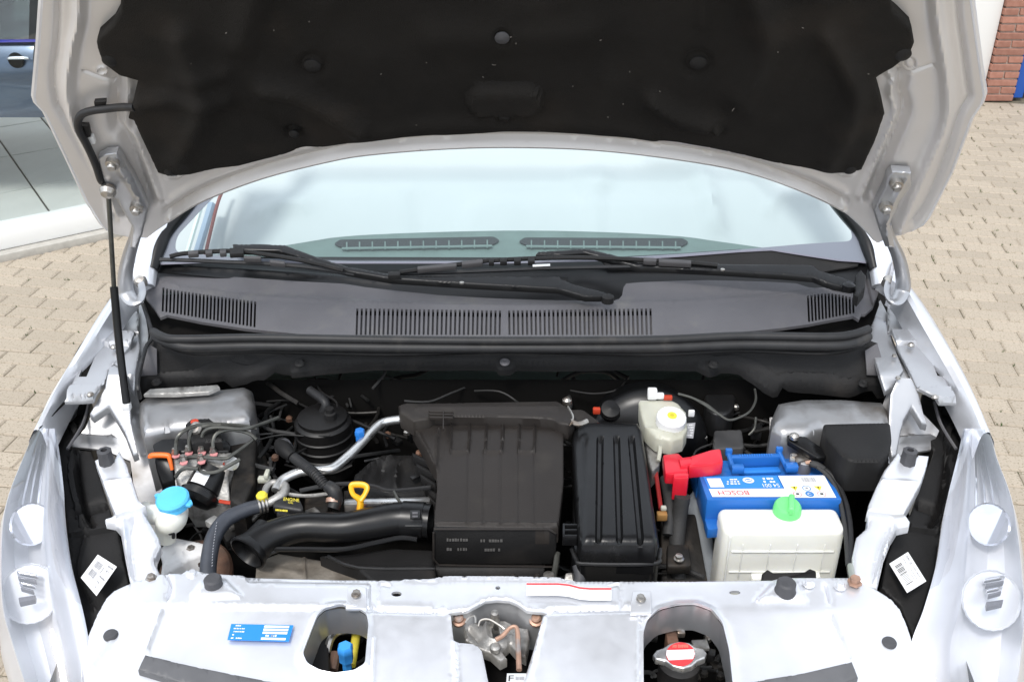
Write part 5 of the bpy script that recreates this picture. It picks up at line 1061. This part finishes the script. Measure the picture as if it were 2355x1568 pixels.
for k in range(16):   # white print along the hose
    t = k/16; a = P(496-8*math.cos(t*2), 1300-t*105, .8625+.004*t); kk.box(a, (.0012, .003, .0006), grey_i, bev=0)
kk.build('hose_print', hb)
ch = thing('corrugated_hose', 'short black corrugated hose crossing the aluminium pipe', 'hose', CP(700, 1075, .87))
q = MB(); q.tube(px3([(676, 1052, .885), (700, 1070, .895), (725, 1090, .895), (748, 1118, .88)]), .0088, rubber, n=14, smooth=5, rib=(26, .09)); q.build('corrugated_tube', ch)
q = MB(); q.tube(px3([(648, 1022, .885), (656, 1035, .89), (672, 1050, .888)]), [.0145, .014, .0098], plast_m, n=14); q.lathe(P(650, 1026, .89), [(.015, -.01), (.016, 0), (.012, .006), (0, .007)], rubber_g, n=20, axis=(-.3, -.5, .8)); q.build('boot', ch)
q = MB(); q.tube(px3([(752, 1116, .88), (768, 1128, .875), (772, 1150, .86), (766, 1170, .85)]), [.010, .0125, .0125, .011], rubber, n=14); q.build('elbow', ch)
q = MB(); q.tube(px3([(768, 1146, .862), (767, 1156, .857)]), .0138, rust_l, n=14, smooth=0); q.build('hose_clip', ch)
# dipstick
ds = thing('dipstick', 'yellow loop handle of the oil dipstick', 'dipstick', CP(825, 1150, .82))
q = MB(); q.tube(px3([(828, 1172, .862), (828, 1150, .876), (812, 1136, .886), (808, 1118, .893), (816, 1114, .895), (836, 1115, .895), (844, 1122, .892), (838, 1138, .885), (829, 1150, .878)]), [.006, .0058, .0042, .0045, .0048, .0048, .0045, .004, .0055], yellow, n=10, smooth=5, flat=1.2); q.build('handle', ds)
q = MB(); q.tube([P(828, 1168, .865), P(826, 1190, .81)], .006, orange, n=10, smooth=0); q.build('collar', ds)
# oil cap
oc = thing('oil_filler_cap', 'black oil filler cap with yellow lettering beside the hoses', 'oil cap', CP(662, 1165, .85))
q = MB(); q.prism(px3([(630, 1150, .868), (650, 1142, .87), (690, 1146, .87), (698, 1166, .866), (694, 1176, .862), (626, 1164, .864)]), plast, drop=.018, bev=.004)
q.prism(px3([(640, 1160, .862), (692, 1172, .858), (688, 1190, .85), (634, 1184, .852)]), plast_m, drop=.03, bev=.004); q.build('cap', oc)
k4 = Q4([P(650, 1143, .8706), P(690, 1147, .8706), P(691, 1160, .8685), P(648, 1156, .8685)]); q = MB(); k4.text(q, 'ENGINE', .08, .05, .95, .62, yel_i, h=.0012); k4.text(q, 'OIL', .35, .72, .62, 1.05, yel_i, h=.0012); ink(k4, q, -.25, 2.15, .35, 2.5, yel_i); q.build('cap_print', oc)

# ---------------- charcoal canister
cc = thing('charcoal_canister', 'dark cylindrical charcoal canister at the back left of the bay', 'canister', CP(740, 990, .80))
q = MB(); c = P(742, 965, .875); q.lathe(c, [(.052, -.115), (.054, -.03), (.054, -.004), (.050, .0), (.047, .001), (.047, .008), (.022, .014), (0, .015)], canis, n=40)
q.build('drum', cc)
q = MB()
for dz in (-.03, -.052, -.07, -.09): q.lathe(c+np.array([0, 0, dz]), [(.054, 0), (.0565, .002), (.0565, .004), (.054, .006)], canis, n=40)
q.build('band', cc)
q = MB(); q.tube([c+np.array([.0, .01, .01]), c+np.array([.005, .015, .03]), c+np.array([-.03, .05, .035])], .009, rubber, n=10); q.lathe(c+np.array([.018, -.012, .008]), [(.012, 0), (.012, .016), (.008, .018), (.008, .026), (0, .026)], plast_m, n=18); q.build('port', cc)

# ---------------- brake hydraulic unit
ab = thing('abs_unit', 'aluminium brake hydraulic unit with curved metal pipes and pump motor', 'hydraulic unit', CP(460, 1100, .78))
blk = px3([(398, 1052, .905), (420, 1040, .908), (532, 1038, .908), (528, 1064, .905), (520, 1080, .90), (512, 1112, .885), (430, 1108, .885), (404, 1090, .89)])
q = MB(); q.sheet([(398, 1052), (420, 1041), (532, 1038), (530, 1066), (524, 1100), (530, 1155), (440, 1156), (415, 1120), (402, 1090)], alu_d, z=lambda u, v: .905-max(0, v-1050)*.0006, th=.05, step=9, rnd=6, rel=[('g', [(405, 1060), (525, 1062)], 5, .004), ('g', circ(475, 1074, 7), 3, -.004)]); q.build('valve_block', ab)
mc = np.array(P(478, 1104, .868)); ax = np.array([-.30, -.74, -.42]); ax /= np.linalg.norm(ax)
q = MB(); q.lathe(mc, [(.030, -.02), (.030, .020), (.028, .022), (.028, .025), (.035, .027), (.035, .036), (.031, .039), (.026, .045), (.012, .048), (0, .049)], plast_s, axis=ax, n=36); q.build('pump_motor', ab)
q = MB(); u1 = np.cross(ax, [1, 0, 0]); u1 /= np.linalg.norm(u1); u2 = np.cross(ax, u1)
vs = []
for k in range(9):
    a = -.55+k*.12; d_ = (-u1 if u1[2] < 0 else u1)*math.cos(a)+np.array([1., 0, 0])*math.sin(a); d_ = d_-ax*(d_@ax); d_ /= np.linalg.norm(d_); vs.append((mc-ax*.006+d_*.0306, mc+ax*.019+d_*.0306))
q.loft([[p[0] for p in vs], [p[1] for p in vs]], white); q.build('motor_label', ab)
q = MB(); q.prism(px3([(350, 1020, .91), (372, 1008, .915), (400, 1006, .915), (520, 1008, .912), (532, 1022, .908), (528, 1038, .906), (404, 1042, .905), (396, 1050, .90), (356, 1046, .90)]), plast_s, drop=.04, bev=.004); q.build('control_unit', ab)
q = MB(); q.prism(px3([(354, 1050, .90), (386, 1048, .90), (396, 1060, .895), (400, 1105, .865), (372, 1112, .86), (360, 1080, .88)]), plast_s, drop=.03, bev=.003); q.build('connector', ab)
q = MB(); q.tube(px3([(346, 1053, .904), (350, 1047, .908), (384, 1047, .908), (390, 1054, .904), (396, 1080, .886)]), [.0045, .005, .005, .004, .003], orange, n=10, smooth=4); q.build('locking_lever', ab)
for pts in ([(405, 1045, .91), (405, 1020, .925), (412, 1000, .94), (440, 982, .945), (480, 975, .94), (550, 978, .93), (590, 985, .92)], [(436, 1038, .912), (435, 1010, .925), (442, 990, .935), (470, 980, .94), (510, 978, .94)],
            [(466, 1036, .912), (464, 1010, .925), (472, 990, .94), (500, 982, .945), (560, 986, .94), (600, 975, .93), (640, 960, .92)], [(492, 1038, .91), (490, 1015, .925), (500, 996, .935), (530, 988, .935), (570, 995, .93), (590, 1010, .92)],
            [(420, 1066, .90), (430, 1054, .905), (450, 1050, .91), (515, 1054, .915), (535, 1045, .918), (560, 1028, .92), (580, 1012, .92)], [(468, 1058, .90), (458, 1075, .90), (468, 1086, .9), (500, 1084, .90), (530, 1068, .91), (552, 1056, .915)],
            [(404, 1096, .888), (415, 1082, .90), (430, 1076, .905), (456, 1078, .905)]):
    q = MB(); q.tube(px3(pts), .0034, pipe_d, n=8, smooth=5); q.build('brake_pipe', ab)
for u, v in ((404, 1046), (434, 1040), (464, 1040), (491, 1043), (422, 1062), (463, 1060)):
    q = MB(); q.lathe(P(u, v, .905), [(.007, -.002), (.007, .006), (.0045, .010), (.0045, .014), (0, .014)], steel, n=6); q.lathe(P(u+1, v+3, .907), [(.0072, 0), (.0072, .002)], mat('pink_mark', (.6, .25, .25), .5), n=6); q.build('pipe_nut', ab)
q = MB(); q.lathe(P(533, 1065, .90), [(.004, -.01), (.009, -.006), (.012, -.002), (.012, .004), (0, .005)], alu, axis=(.5, -.8, .3), n=20); q.tube([P(515, 1066, .895), P(531, 1066, .90)], .003, red_c, n=6, smooth=0); q.build('cable_disc', ab)
q = MB(); q.sheet([(425, 972), (440, 960), (480, 958), (500, 975), (510, 1010), (440, 1015)], plast_m, z=.93, th=.06, step=9, rnd=8); q.lathe(P(452, 985, .935), [(.012, -.01), (.012, .004), (.008, .008), (0, .009)], steel, axis=(-.2, -.7, .6), n=16); q.lathe(P(448, 972, .938), [(.007, 0), (.007, .004), (0, .005)], red_c, n=10); q.build('mount', ab)
q = MB(); q.sheet([(500, 960), (560, 975), (590, 1010), (585, 1100), (560, 1165), (528, 1150), (535, 1060), (510, 1010)], grime, z=.87, th=.08, step=9, rnd=10); q.build('bracket', ab)
q = MB(); q.tube(px3([(505, 1152, .85), (530, 1156, .85), (548, 1148, .85)]), .0035, red_c, n=6); q.build('red_clip', ab)

# ---------------- washer filler
wf = thing('washer_filler', 'translucent washer fluid filler neck with a pale blue flip cap', 'washer bottle', CP(400, 1200, .80))
q = MB(); c = P(397, 1166, .872); q.tube([c, c+np.array([-.002, -.002, -.012]), P(392, 1196, .862), P(382, 1214, .846), P(384, 1240, .82)], [.025, .026, .025, .018, .015], cream, n=26, smooth=5); q.tube([P(395, 1180, .868), P(370, 1182, .865), P(340, 1180, .86), P(334, 1165, .86)], [.018, .018, .016, .012], cream, n=16); q.build('neck', wf)
q = MB(); q.lathe(P(398, 1150, .892), [(.024, -.012), (.0265, -.010), (.0265, -.004), (.0245, .0), (.0275, .0005), (.0275, .005), (.0245, .0085), (.010, .010), (0, .0105)], cyan_c, axis=(-.05, -.15, 1), n=36)
q.prism(px3([(425, 1148, .895), (440, 1148, .894), (443, 1156, .893), (436, 1162, .893), (424, 1160, .893)]), cyan_c, drop=.005, bev=.001); q.lathe(P(363, 1141, .895), [(.005, -.003), (.005, .003), (0, .003)], cyan_c, n=10); q.build('cap', wf)
q = MB(); q.sheet([(384, 1236), (400, 1232), (432, 1238), (455, 1242), (482, 1250), (478, 1270), (440, 1282), (408, 1300), (378, 1320), (368, 1318), (372, 1290), (366, 1262)], white_p, z=.81, th=.10, step=9, rnd=10, rel=[('r', [(380, 1290), (420, 1275)], 4, .004, 4)]); q.build('bottle', wf)
q = MB(); q.tube(px3([(386, 1213, .85), (390, 1226, .85), (398, 1226, .85), (399, 1236, .84)]), .003, plast_s, n=8); q.build('clip', wf)

# ---------------- brake fluid reservoir and servo
bf = thing('brake_reservoir', 'small white brake fluid reservoir with a ribbed yellow centred cap', 'brake fluid tank', CP(1520, 980, .88))
q = MB(); q.sheet([(1463, 896), (1480, 891), (1512, 894), (1530, 910), (1560, 925), (1578, 945), (1581, 985), (1572, 1003), (1545, 1011), (1510, 1004), (1484, 985), (1474, 950), (1468, 920)], cream_d, z=lambda u, v: .912-(v-900)*.00005, th=.028, step=7, rnd=8, rel=[('g', [(1482, 985), (1545, 1000)], 5, .004)]); q.build('tank', bf)
q = MB(); c = P(1543, 966, .918); q.lathe(c, [(.0245, -.010), (.0265, -.008), (.0265, .008), (.0245, .0105), (.008, .0115), (0, .0115)], white_p, axis=(.05, -.2, 1), n=44, knurl=.035); q.build('cap', bf)
q = MB(); q.lathe(c+np.array([.001, -.002, .0118]), [(.0088, -.0005), (.0088, .0008), (.0, .0008)], yel_i, axis=(.05, -.2, 1), n=24); q.lathe(c+np.array([.001, -.002, .0126]), [(.004, 0), (.004, .0005), (0, .0005)], mat('cap_symbol', (.5, .42, .03), .5), axis=(.05, -.2, 1), n=16); q.build('cap_symbol', bf)
q = MB(); q.box(P(1500, 905, .925), (.018, .014, .022), white_p, bev=.003); q.box(P(1515, 910, .922), (.020, .010, .012), white_p, bev=.003); q.build('sensor_plug', bf)
q = MB(); q.box(P(1536, 914, .918), (.016, .008, .008), red_c, bev=.001); q.build('plug_clip', bf)
q = MB(); q.box(P(1590, 950, .90), (.012, .006, .014), white_p, bev=.002); q.build('cable_tag', bf)
lb = MB(); k4 = Q4([P(1574, 974, .885), P(1599, 972, .885), P(1594, 1008, .875), P(1566, 1006, .875)]); lb.quad(k4.c, grey_i, th=.0006)
for k in range(5): ink(k4, lb, .1, .1+k*.17, .9, .18+k*.17, white)
lb.build('print_label', bf)
q = MB(); q.sheet([(1484, 1010), (1510, 1012), (1520, 1040), (1516, 1068), (1500, 1086), (1490, 1060)], alu_d, z=.87, th=.03, step=8, rnd=6); q.tube(px3([(1512, 1000, .89), (1518, 1030, .885), (1514, 1060, .875)]), .004, cream_d, n=8); q.build('master_cylinder', bf)
bs = thing('brake_servo', 'large black brake servo drum behind the brake fluid reservoir', 'brake servo', CP(1480, 900, .80))
q = MB(); c = np.array(P(1480, 965, .83)); c[1] = 1.63; c[2] = .80; q.lathe(c, [(0, .06), (.04, .058), (.10, .045), (.118, .03), (.122, .018), (.122, .008), (.116, 0), (.116, -.03)], mat('servo_black', (.004, .004, .0045), .35), axis=(0, -1, .15), n=48); q.build('drum', bs)
# black ducts at the back right
bk = thing('rear_wiring_box', 'dark boxes and harness on the bulkhead behind the battery', 'wiring box', CP(1650, 1000, .75))
q = MB(); q.sheet(rpoly([(1620, 905), (1665, 888), (1692, 905), (1690, 935), (1672, 952), (1640, 950), (1622, 935)], 10), plast, z=.865, th=.05, step=9, rnd=8); q.build('relay_cover', bk)
q = MB(); q.sheet(rpoly([(1642, 988), (1706, 986), (1712, 1030), (1640, 1032)], 8), mat('dull_grey_plastic', (.06, .06, .062), .6, noise=.2, nscale=20), z=.83, th=.03, step=10, rnd=4); q.build('relay_cover', bk)
for pts in ([(1560, 905, .93), (1600, 918, .93), (1650, 950, .925), (1675, 965, .92), (1700, 960, .92), (1725, 945, .92), (1738, 920, .92), (1736, 895, .92)], [(1592, 915, .925), (1625, 930, .92), (1660, 958, .915)], [(1722, 1000, .88), (1735, 985, .89), (1738, 960, .90)]):
    q = MB(); q.tube(px3(pts), .0023, pipe_d, n=8); q.build('cable', bk)
for u, v in ((1372, 944), (1540, 912)):
    q = MB(); q.box(P(u, v, .90), (.014, .010, .012), red_c, bev=.002); q.build('red_plug', bk)
q = MB(); q.lathe(P(1404, 942, .89), [(.020, -.01), (.022, 0), (.018, .006), (0, .008)], plast_s, n=20, axis=(0, -.5, .8)); q.build('pipe_cap', bk)
q = MB(); q.prism(px3([(1808, 985, .915), (1826, 984, .915), (1892, 1030, .905), (1900, 1050, .90), (1880, 1052, .90), (1812, 1012, .91)]), plast_s, drop=.012, bev=.002); q.lathe(P(1826, 1007, .915), [(.0085, 0), (.0085, .006), (.004, .010), (0, .010)], steel, n=12); q.build('bracket', bk)
# black box at the right
eb = thing('relay_box', 'large matt black box against the right strut tower', 'relay box', CP(1960, 1050, .75))
q = MB(); q.sheet(rpoly([(1892, 972), (2048, 968), (2052, 1010), (2046, 1040), (2030, 1058), (1955, 1058), (1930, 1040), (1898, 1000)], 9), plast_m, z=.935, th=.06, step=9, rnd=8); q.build('cover', eb)
q = MB(); q.sheet(rpoly([(1952, 1056), (2046, 1050), (2040, 1075), (2028, 1090), (1955, 1090), (1948, 1080)], 6), plast_m, z=lambda u, v: .912-(v-1056)*.0007, th=.03, step=9, rnd=5); q.build('lower_box', eb)
# battery earth cable
ec = thing('earth_cable', 'black battery cable running down to the copper coloured bolt', 'cable', CP(1950, 1200, .80))
q = MB(); q.tube(px3([(1862, 1066, .885), (1885, 1072, .885), (1910, 1090, .88), (1930, 1120, .87), (1946, 1160, .865), (1955, 1210, .86), (1956, 1260, .86), (1954, 1300, .865), (1958, 1330, .872)]), .0048, rubber, n=10, smooth=5); q.build('cable', ec)
q = MB(); q.tube(px3([(1880, 1074, .89), (1905, 1094, .885), (1925, 1130, .875), (1938, 1180, .865), (1946, 1240, .86), (1950, 1300, .865)]), .0038, tape, n=10); q.build('cable', ec)
q = MB(); q.tube(px3([(1866, 1066, .89), (1880, 1070, .89), (1895, 1080, .886)]), .0065, tape, n=10); q.build('tape_wrap', ec)
q = MB(); q.tube(px3([(1956, 1300, .868), (1958, 1318, .872), (1962, 1332, .878)]), .0048, mat('green_grey_lug', (.4, .42, .38), .45, .5), n=10); q.lathe(P(1966, 1337, .878), [(.011, -.003), (.011, 0), (.008, .001), (.008, .008), (0, .009)], rust_l, n=6); q.build('cable_lug', ec)

# ---------------- radiator cap and filler through the right opening, fan and service cap on the left
ra = thing('radiator_cap', 'metal radiator cap with red and white warning label in the right opening', 'radiator cap', CP(1563, 1510, .80))
rcz = .825; c = P(1564, 1508, rcz)
cp_ = [(1502, 1503), (1510, 1493), (1525, 1488), (1540, 1478), (1560, 1473), (1585, 1476), (1600, 1486), (1618, 1490), (1626, 1500), (1622, 1512), (1606, 1518), (1592, 1530), (1572, 1536), (1548, 1530), (1530, 1518), (1508, 1514)]
q = MB(); q.sheet(cp_, alu_d if False else alu, z=rcz, th=.008, step=5, rnd=4); q.build('cap_plate', ra)
q = MB(); q.sheet(circ(1565, 1503, 33, 27, 30), red_i, z=rcz+.0012, th=.0012, step=12); q.build('cap_label', ra)
q = MB(); q.sheet([(1533.5, 1494), (1595, 1492), (1598, 1503), (1594, 1514), (1538, 1517), (1532, 1505)], white, z=rcz+.0018, th=.0004, step=12); k4 = Q4([P(1540, 1479, rcz+.002), P(1590, 1478, rcz+.002), P(1592, 1492, rcz+.002), P(1538, 1493, rcz+.002)]); ink(k4, q, .15, .2, .85, .8, mat('pale_red_print', (.7, .2, .15), .5)); q.build('label_band', ra)
q = MB(); q.lathe(c+np.array([0, 0, -.01]), [(.03, -.04), (.03, -.004), (.024, 0)], plast_m, n=28); q.build('filler_neck', ra)
q = MB(); q.prism(px3([(1530, 1450, .81), (1556, 1446, .81), (1562, 1476, .81), (1536, 1480, .81)]), rust, drop=.04, bev=.003); q.box(P(1566, 1456, .81), (.012, .01, .01), steel, bev=.002); q.build('bracket', ra)
sv = thing('service_port', 'blue hexagonal service cap beside a yellow tube in the left opening', 'service cap', CP(796, 1510, .80))
q = MB(); q.lathe(P(797, 1518, .815), [(.007, -.03), (.007, 0), (.0108, .001), (.0108, .016), (.0118, .018), (.0118, .028), (.0095, .031), (0, .0315)], mat('bright_blue_cap', (.05, .32, .80), .35), n=6); q.build('cap', sv)
q = MB(); q.tube(px3([(822, 1440, .80), (816, 1480, .79), (808, 1530, .78)]), .0068, yel_t, n=12); q.build('tube', sv)
q = MB(); q.sheet([(706, 1440), (752, 1438), (760, 1560), (700, 1560)], plast_m, z=.80, th=.05, step=14, rnd=6); q.build('fan_shroud', sv)
q = MB(); q.tube(px3([(752, 1500, .79), (760, 1470, .80), (780, 1452, .80), (830, 1445, .80)]), .006, steel, n=8); q.tube(px3([(765, 1540, .78), (772, 1500, .79)]), .008, rust, n=8); q.build('pipe', sv)

# ---------------- engine and clutter
en = thing('engine', 'grimy engine top with hoses, wiring and rusty disc below the intake ducts', 'engine', CP(820, 1150, .6))
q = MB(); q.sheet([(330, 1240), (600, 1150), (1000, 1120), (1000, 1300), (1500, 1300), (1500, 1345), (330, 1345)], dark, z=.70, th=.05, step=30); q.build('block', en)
q = MB(); q.sheet([(590, 1290), (640, 1270), (760, 1290), (850, 1330), (850, 1345), (585, 1345)], mat('gearbox_alloy', (.30, .27, .23), .6, .5, noise=.2, nscale=30, bump=.5, bscale=120, dirt=(.09, .07, .05), dscale=14, dlo=.45, dhi=.7), z=.80, th=.05, step=10, rnd=6, rel=[('g', [(700, 1280), (705, 1345)], 3, .004), ('g', [(600, 1300), (690, 1320)], 8, .004)]); q.build('gearbox_housing', en)
c = P(450, 1315, .77); q = MB(); q.lathe(c, [(.060, -.02), (.062, 0), (.058, .004), (.036, .004), (.034, -.002), (.018, -.002), (.016, .008), (0, .009)], rust, axis=(0, -.35, 1), n=44); q.build('rusty_disc', en)
q = MB(); q.lathe(P(441, 1270, .80), [(.012, -.006), (.012, 0), (.008, .001), (.008, .010), (.0055, .013), (0, .013)], steel, n=6); q.box(P(440, 1290, .79), (.04, .02, .012), rust, bev=.003); q.build('bolt', en)
q = MB(); q.sheet([(845, 1060), (880, 1040), (960, 1040), (985, 1090), (985, 1140), (800, 1140), (815, 1085)], plast_m, z=.845, th=.06, step=10, rnd=14, rel=[('g', [(830, 1120), (850, 1075), (900, 1055)], 6, .010), ('g', [(910, 1120), (915, 1080), (950, 1060)], 8, .012), ('g', [(870, 1100), (880, 1080)], 10, -.01)]); q.build('intake_manifold', en)
q = MB(); q.prism(px3([(790, 1145, .85), (990, 1140, .85), (990, 1152, .85), (790, 1160, .85)]), alu, drop=.03, bev=.004); q.build('cam_cover_edge', en)
q = MB(); q.sheet([(790, 1125), (985, 1112), (990, 1145), (790, 1150)], grime, z=.835, th=.03, step=10, rnd=6); q.build('cam_cover', en)
q = MB(); q.tube(px3([(690, 1128, .87), (740, 1118, .875), (800, 1112, .875), (860, 1118, .875), (900, 1128, .87), (990, 1120, .87)]), .004, rubber, n=8); q.tube(px3([(905, 1128, .87), (912, 1142, .87), (922, 1158, .865)]), .0028, pipe_d, n=6); q.tube(px3([(640, 1132, .86), (700, 1140, .862), (760, 1134, .862)]), .0035, alu_d, n=8); q.build('wiring', en)
q = MB(); q.sheet([(700, 1140), (740, 1128), (760, 1150), (750, 1185), (700, 1185)], grime, z=.83, th=.05, step=9, rnd=8); q.build('thermostat_housing', en)
q = MB(); q.sheet([(700, 1170), (724, 1162), (742, 1178), (740, 1192), (700, 1192)], alu_d, z=.835, th=.04, step=9, rnd=6); q.build('flange', en)
q = MB(); q.sheet([(540, 1010), (600, 1000), (620, 1080), (600, 1150), (560, 1165), (548, 1100)], grime, z=.84, th=.05, step=10, rnd=12); q.build('engine_mount', en)
q = MB(); q.box(P(608, 1102, .86), (.022, .012, .010), cream_d, bev=.002); q.box(P(614, 1090, .87), (.008, .02, .010), cream_d, bev=.002); q.build('white_plug', en)
q = MB(); q.prism(px3([(480, 1165, .80), (560, 1160, .80), (600, 1200, .79), (520, 1245, .78)]), plast_m, drop=.02, bev=.003); q.build('splash_plate', en)
q = MB(); q.tube(px3([(540, 1160, .81), (560, 1185, .805), (575, 1200, .80)]), .003, steel, n=6); q.build('strut_rod', en)
q = MB(); q.sheet([(1395, 1300), (1430, 1296), (1450, 1312), (1446, 1340), (1380, 1340), (1384, 1318)], alu_d, z=.80, th=.04, step=9, rnd=6); q.prism(px3([(1300, 1316, .81), (1350, 1312, .81), (1352, 1340, .80), (1296, 1340, .80)]), alu_d, drop=.02, bev=.003); q.build('alloy_bracket', en)
q = MB(); q.tube(px3([(1282, 1270, .84), (1278, 1300, .83), (1270, 1340, .82)]), .005, pipe_d, n=8); q.tube(px3([(1330, 1300, .84), (1334, 1325, .83), (1330, 1345, .82)]), .010, rubber_g, n=10); q.lathe(P(1262, 1325, .83), [(.006, 0), (.009, .001), (.009, .004), (.006, .005)], steel, n=16); q.build('hose', en)
q = MB(); q.tube(px3([(1180, 1322, .84), (1190, 1334, .84), (1210, 1338, .84), (1228, 1332, .84), (1236, 1322, .84)]), .004, plast_b, n=8); q.build('loop', en)
q = MB(); q.prism(px3([(1520, 1180, .80), (1600, 1180, .80), (1630, 1345, .74), (1520, 1345, .74)]), grime, drop=.03, bev=.004); q.build('tray_bracket', en)
q = MB(); q.prism(px3([(1534, 1250, .80), (1585, 1250, .80), (1590, 1300, .79), (1534, 1302, .79)]), grime, drop=.02, bev=.004); q.lathe(P(1561, 1285, .80), [(.009, 0), (.009, .002), (.006, .003), (.006, .008), (0, .009)], steel, n=12); q.build('tray_foot', en)
q = MB(); q.box(P(1522, 1186, .84), (.018, .012, .014), mat('brass', (.45, .24, .08), .5, .5), bev=.002); q.box(P(1526, 1168, .845), (.010, .008, .008), cream_d, bev=.002); q.build('brass_plug', en)
q = MB(); q.tube(px3([(1505, 1060, .86), (1512, 1110, .85), (1520, 1170, .84)]), .004, mat('red_wire', (.3, .02, .02), .5), n=8); q.tube(px3([(1530, 1100, .84), (1540, 1160, .83), (1536, 1230, .80)]), .010, tape, n=10); q.build('wiring', en)
q = MB(); q.sheet([(1574, 1150), (1600, 1120), (1614, 1160), (1640, 1240), (1640, 1345), (1604, 1345), (1600, 1280)], case_g, z=lambda u, v: .82-(v-1120)*.0005, th=.02, step=12, rnd=4); q.build('battery_tray', en)
random.seed(11)
def clutter(n, ub, vb, zb, r0=.0015, r1=.005, L=170, mats=(hose_k, tape, pipe_k, plast_m)):
    for _ in range(n):
        u, v = random.uniform(*ub), random.uniform(*vb); z = random.uniform(*zb); a = random.uniform(0, 6.28); pts = []
        for k in range(4):
            pts.append((u, v, z)); a += random.uniform(-.9, .9); u += math.cos(a)*L/3; v += math.sin(a)*L/5; z += random.uniform(-.012, .012)
        q = MB(); q.tube(px3(pts), random.uniform(r0, r1), random.choice(mats), n=7, smooth=4); q.build('hose', en)
clutter(26, (585, 680), (890, 1080), (.80, .87)); clutter(16, (680, 900), (870, 960), (.83, .90)); clutter(12, (830, 960), (1000, 1110), (.78, .85)); clutter(10, (1290, 1320), (1000, 1260), (.74, .84), L=50)
clutter(12, (1590, 1780), (930, 1060), (.74, .84)); clutter(10, (1000, 1450), (862, 905), (.84, .90)); clutter(8, (440, 640), (1180, 1260), (.70, .78)); clutter(8, (1310, 1560), (1290, 1340), (.70, .78)); clutter(8, (760, 850), (1450, 1540), (.70, .77), L=50); clutter(10, (1490, 1670), (1430, 1560), (.70, .78), L=60); clutter(6, (1050, 1220), (1490, 1560), (.66, .74), L=60)
for _ in range(60):
    u, v = random.choice([(random.uniform(590, 690), random.uniform(880, 1100)), (random.uniform(700, 1450), random.uniform(860, 905)), (random.uniform(850, 970), random.uniform(980, 1100)), (random.uniform(1600, 1760), random.uniform(900, 1040)), (random.uniform(440, 620), random.uniform(1150, 1250)), (random.uniform(1500, 1660), random.uniform(1440, 1560))])
    q = MB(); z = random.uniform(.76, .86) if v < 1400 else random.uniform(.69, .75)
    if random.random() < .4: q.lathe(P(u, v, z), [(.007, -.004), (.007, .003), (.004, .006), (0, .006)], random.choice([steel, grime, rust]), n=6)
    else: q.box(P(u, v, z), (random.uniform(.008, .03), random.uniform(.008, .02), random.uniform(.006, .02)), random.choice([grime, plast_m, alu_d, plast]), rot=Matrix.Rotation(random.uniform(0, 3), 3, 'Z'), bev=.002)
    q.build('fitting', en)
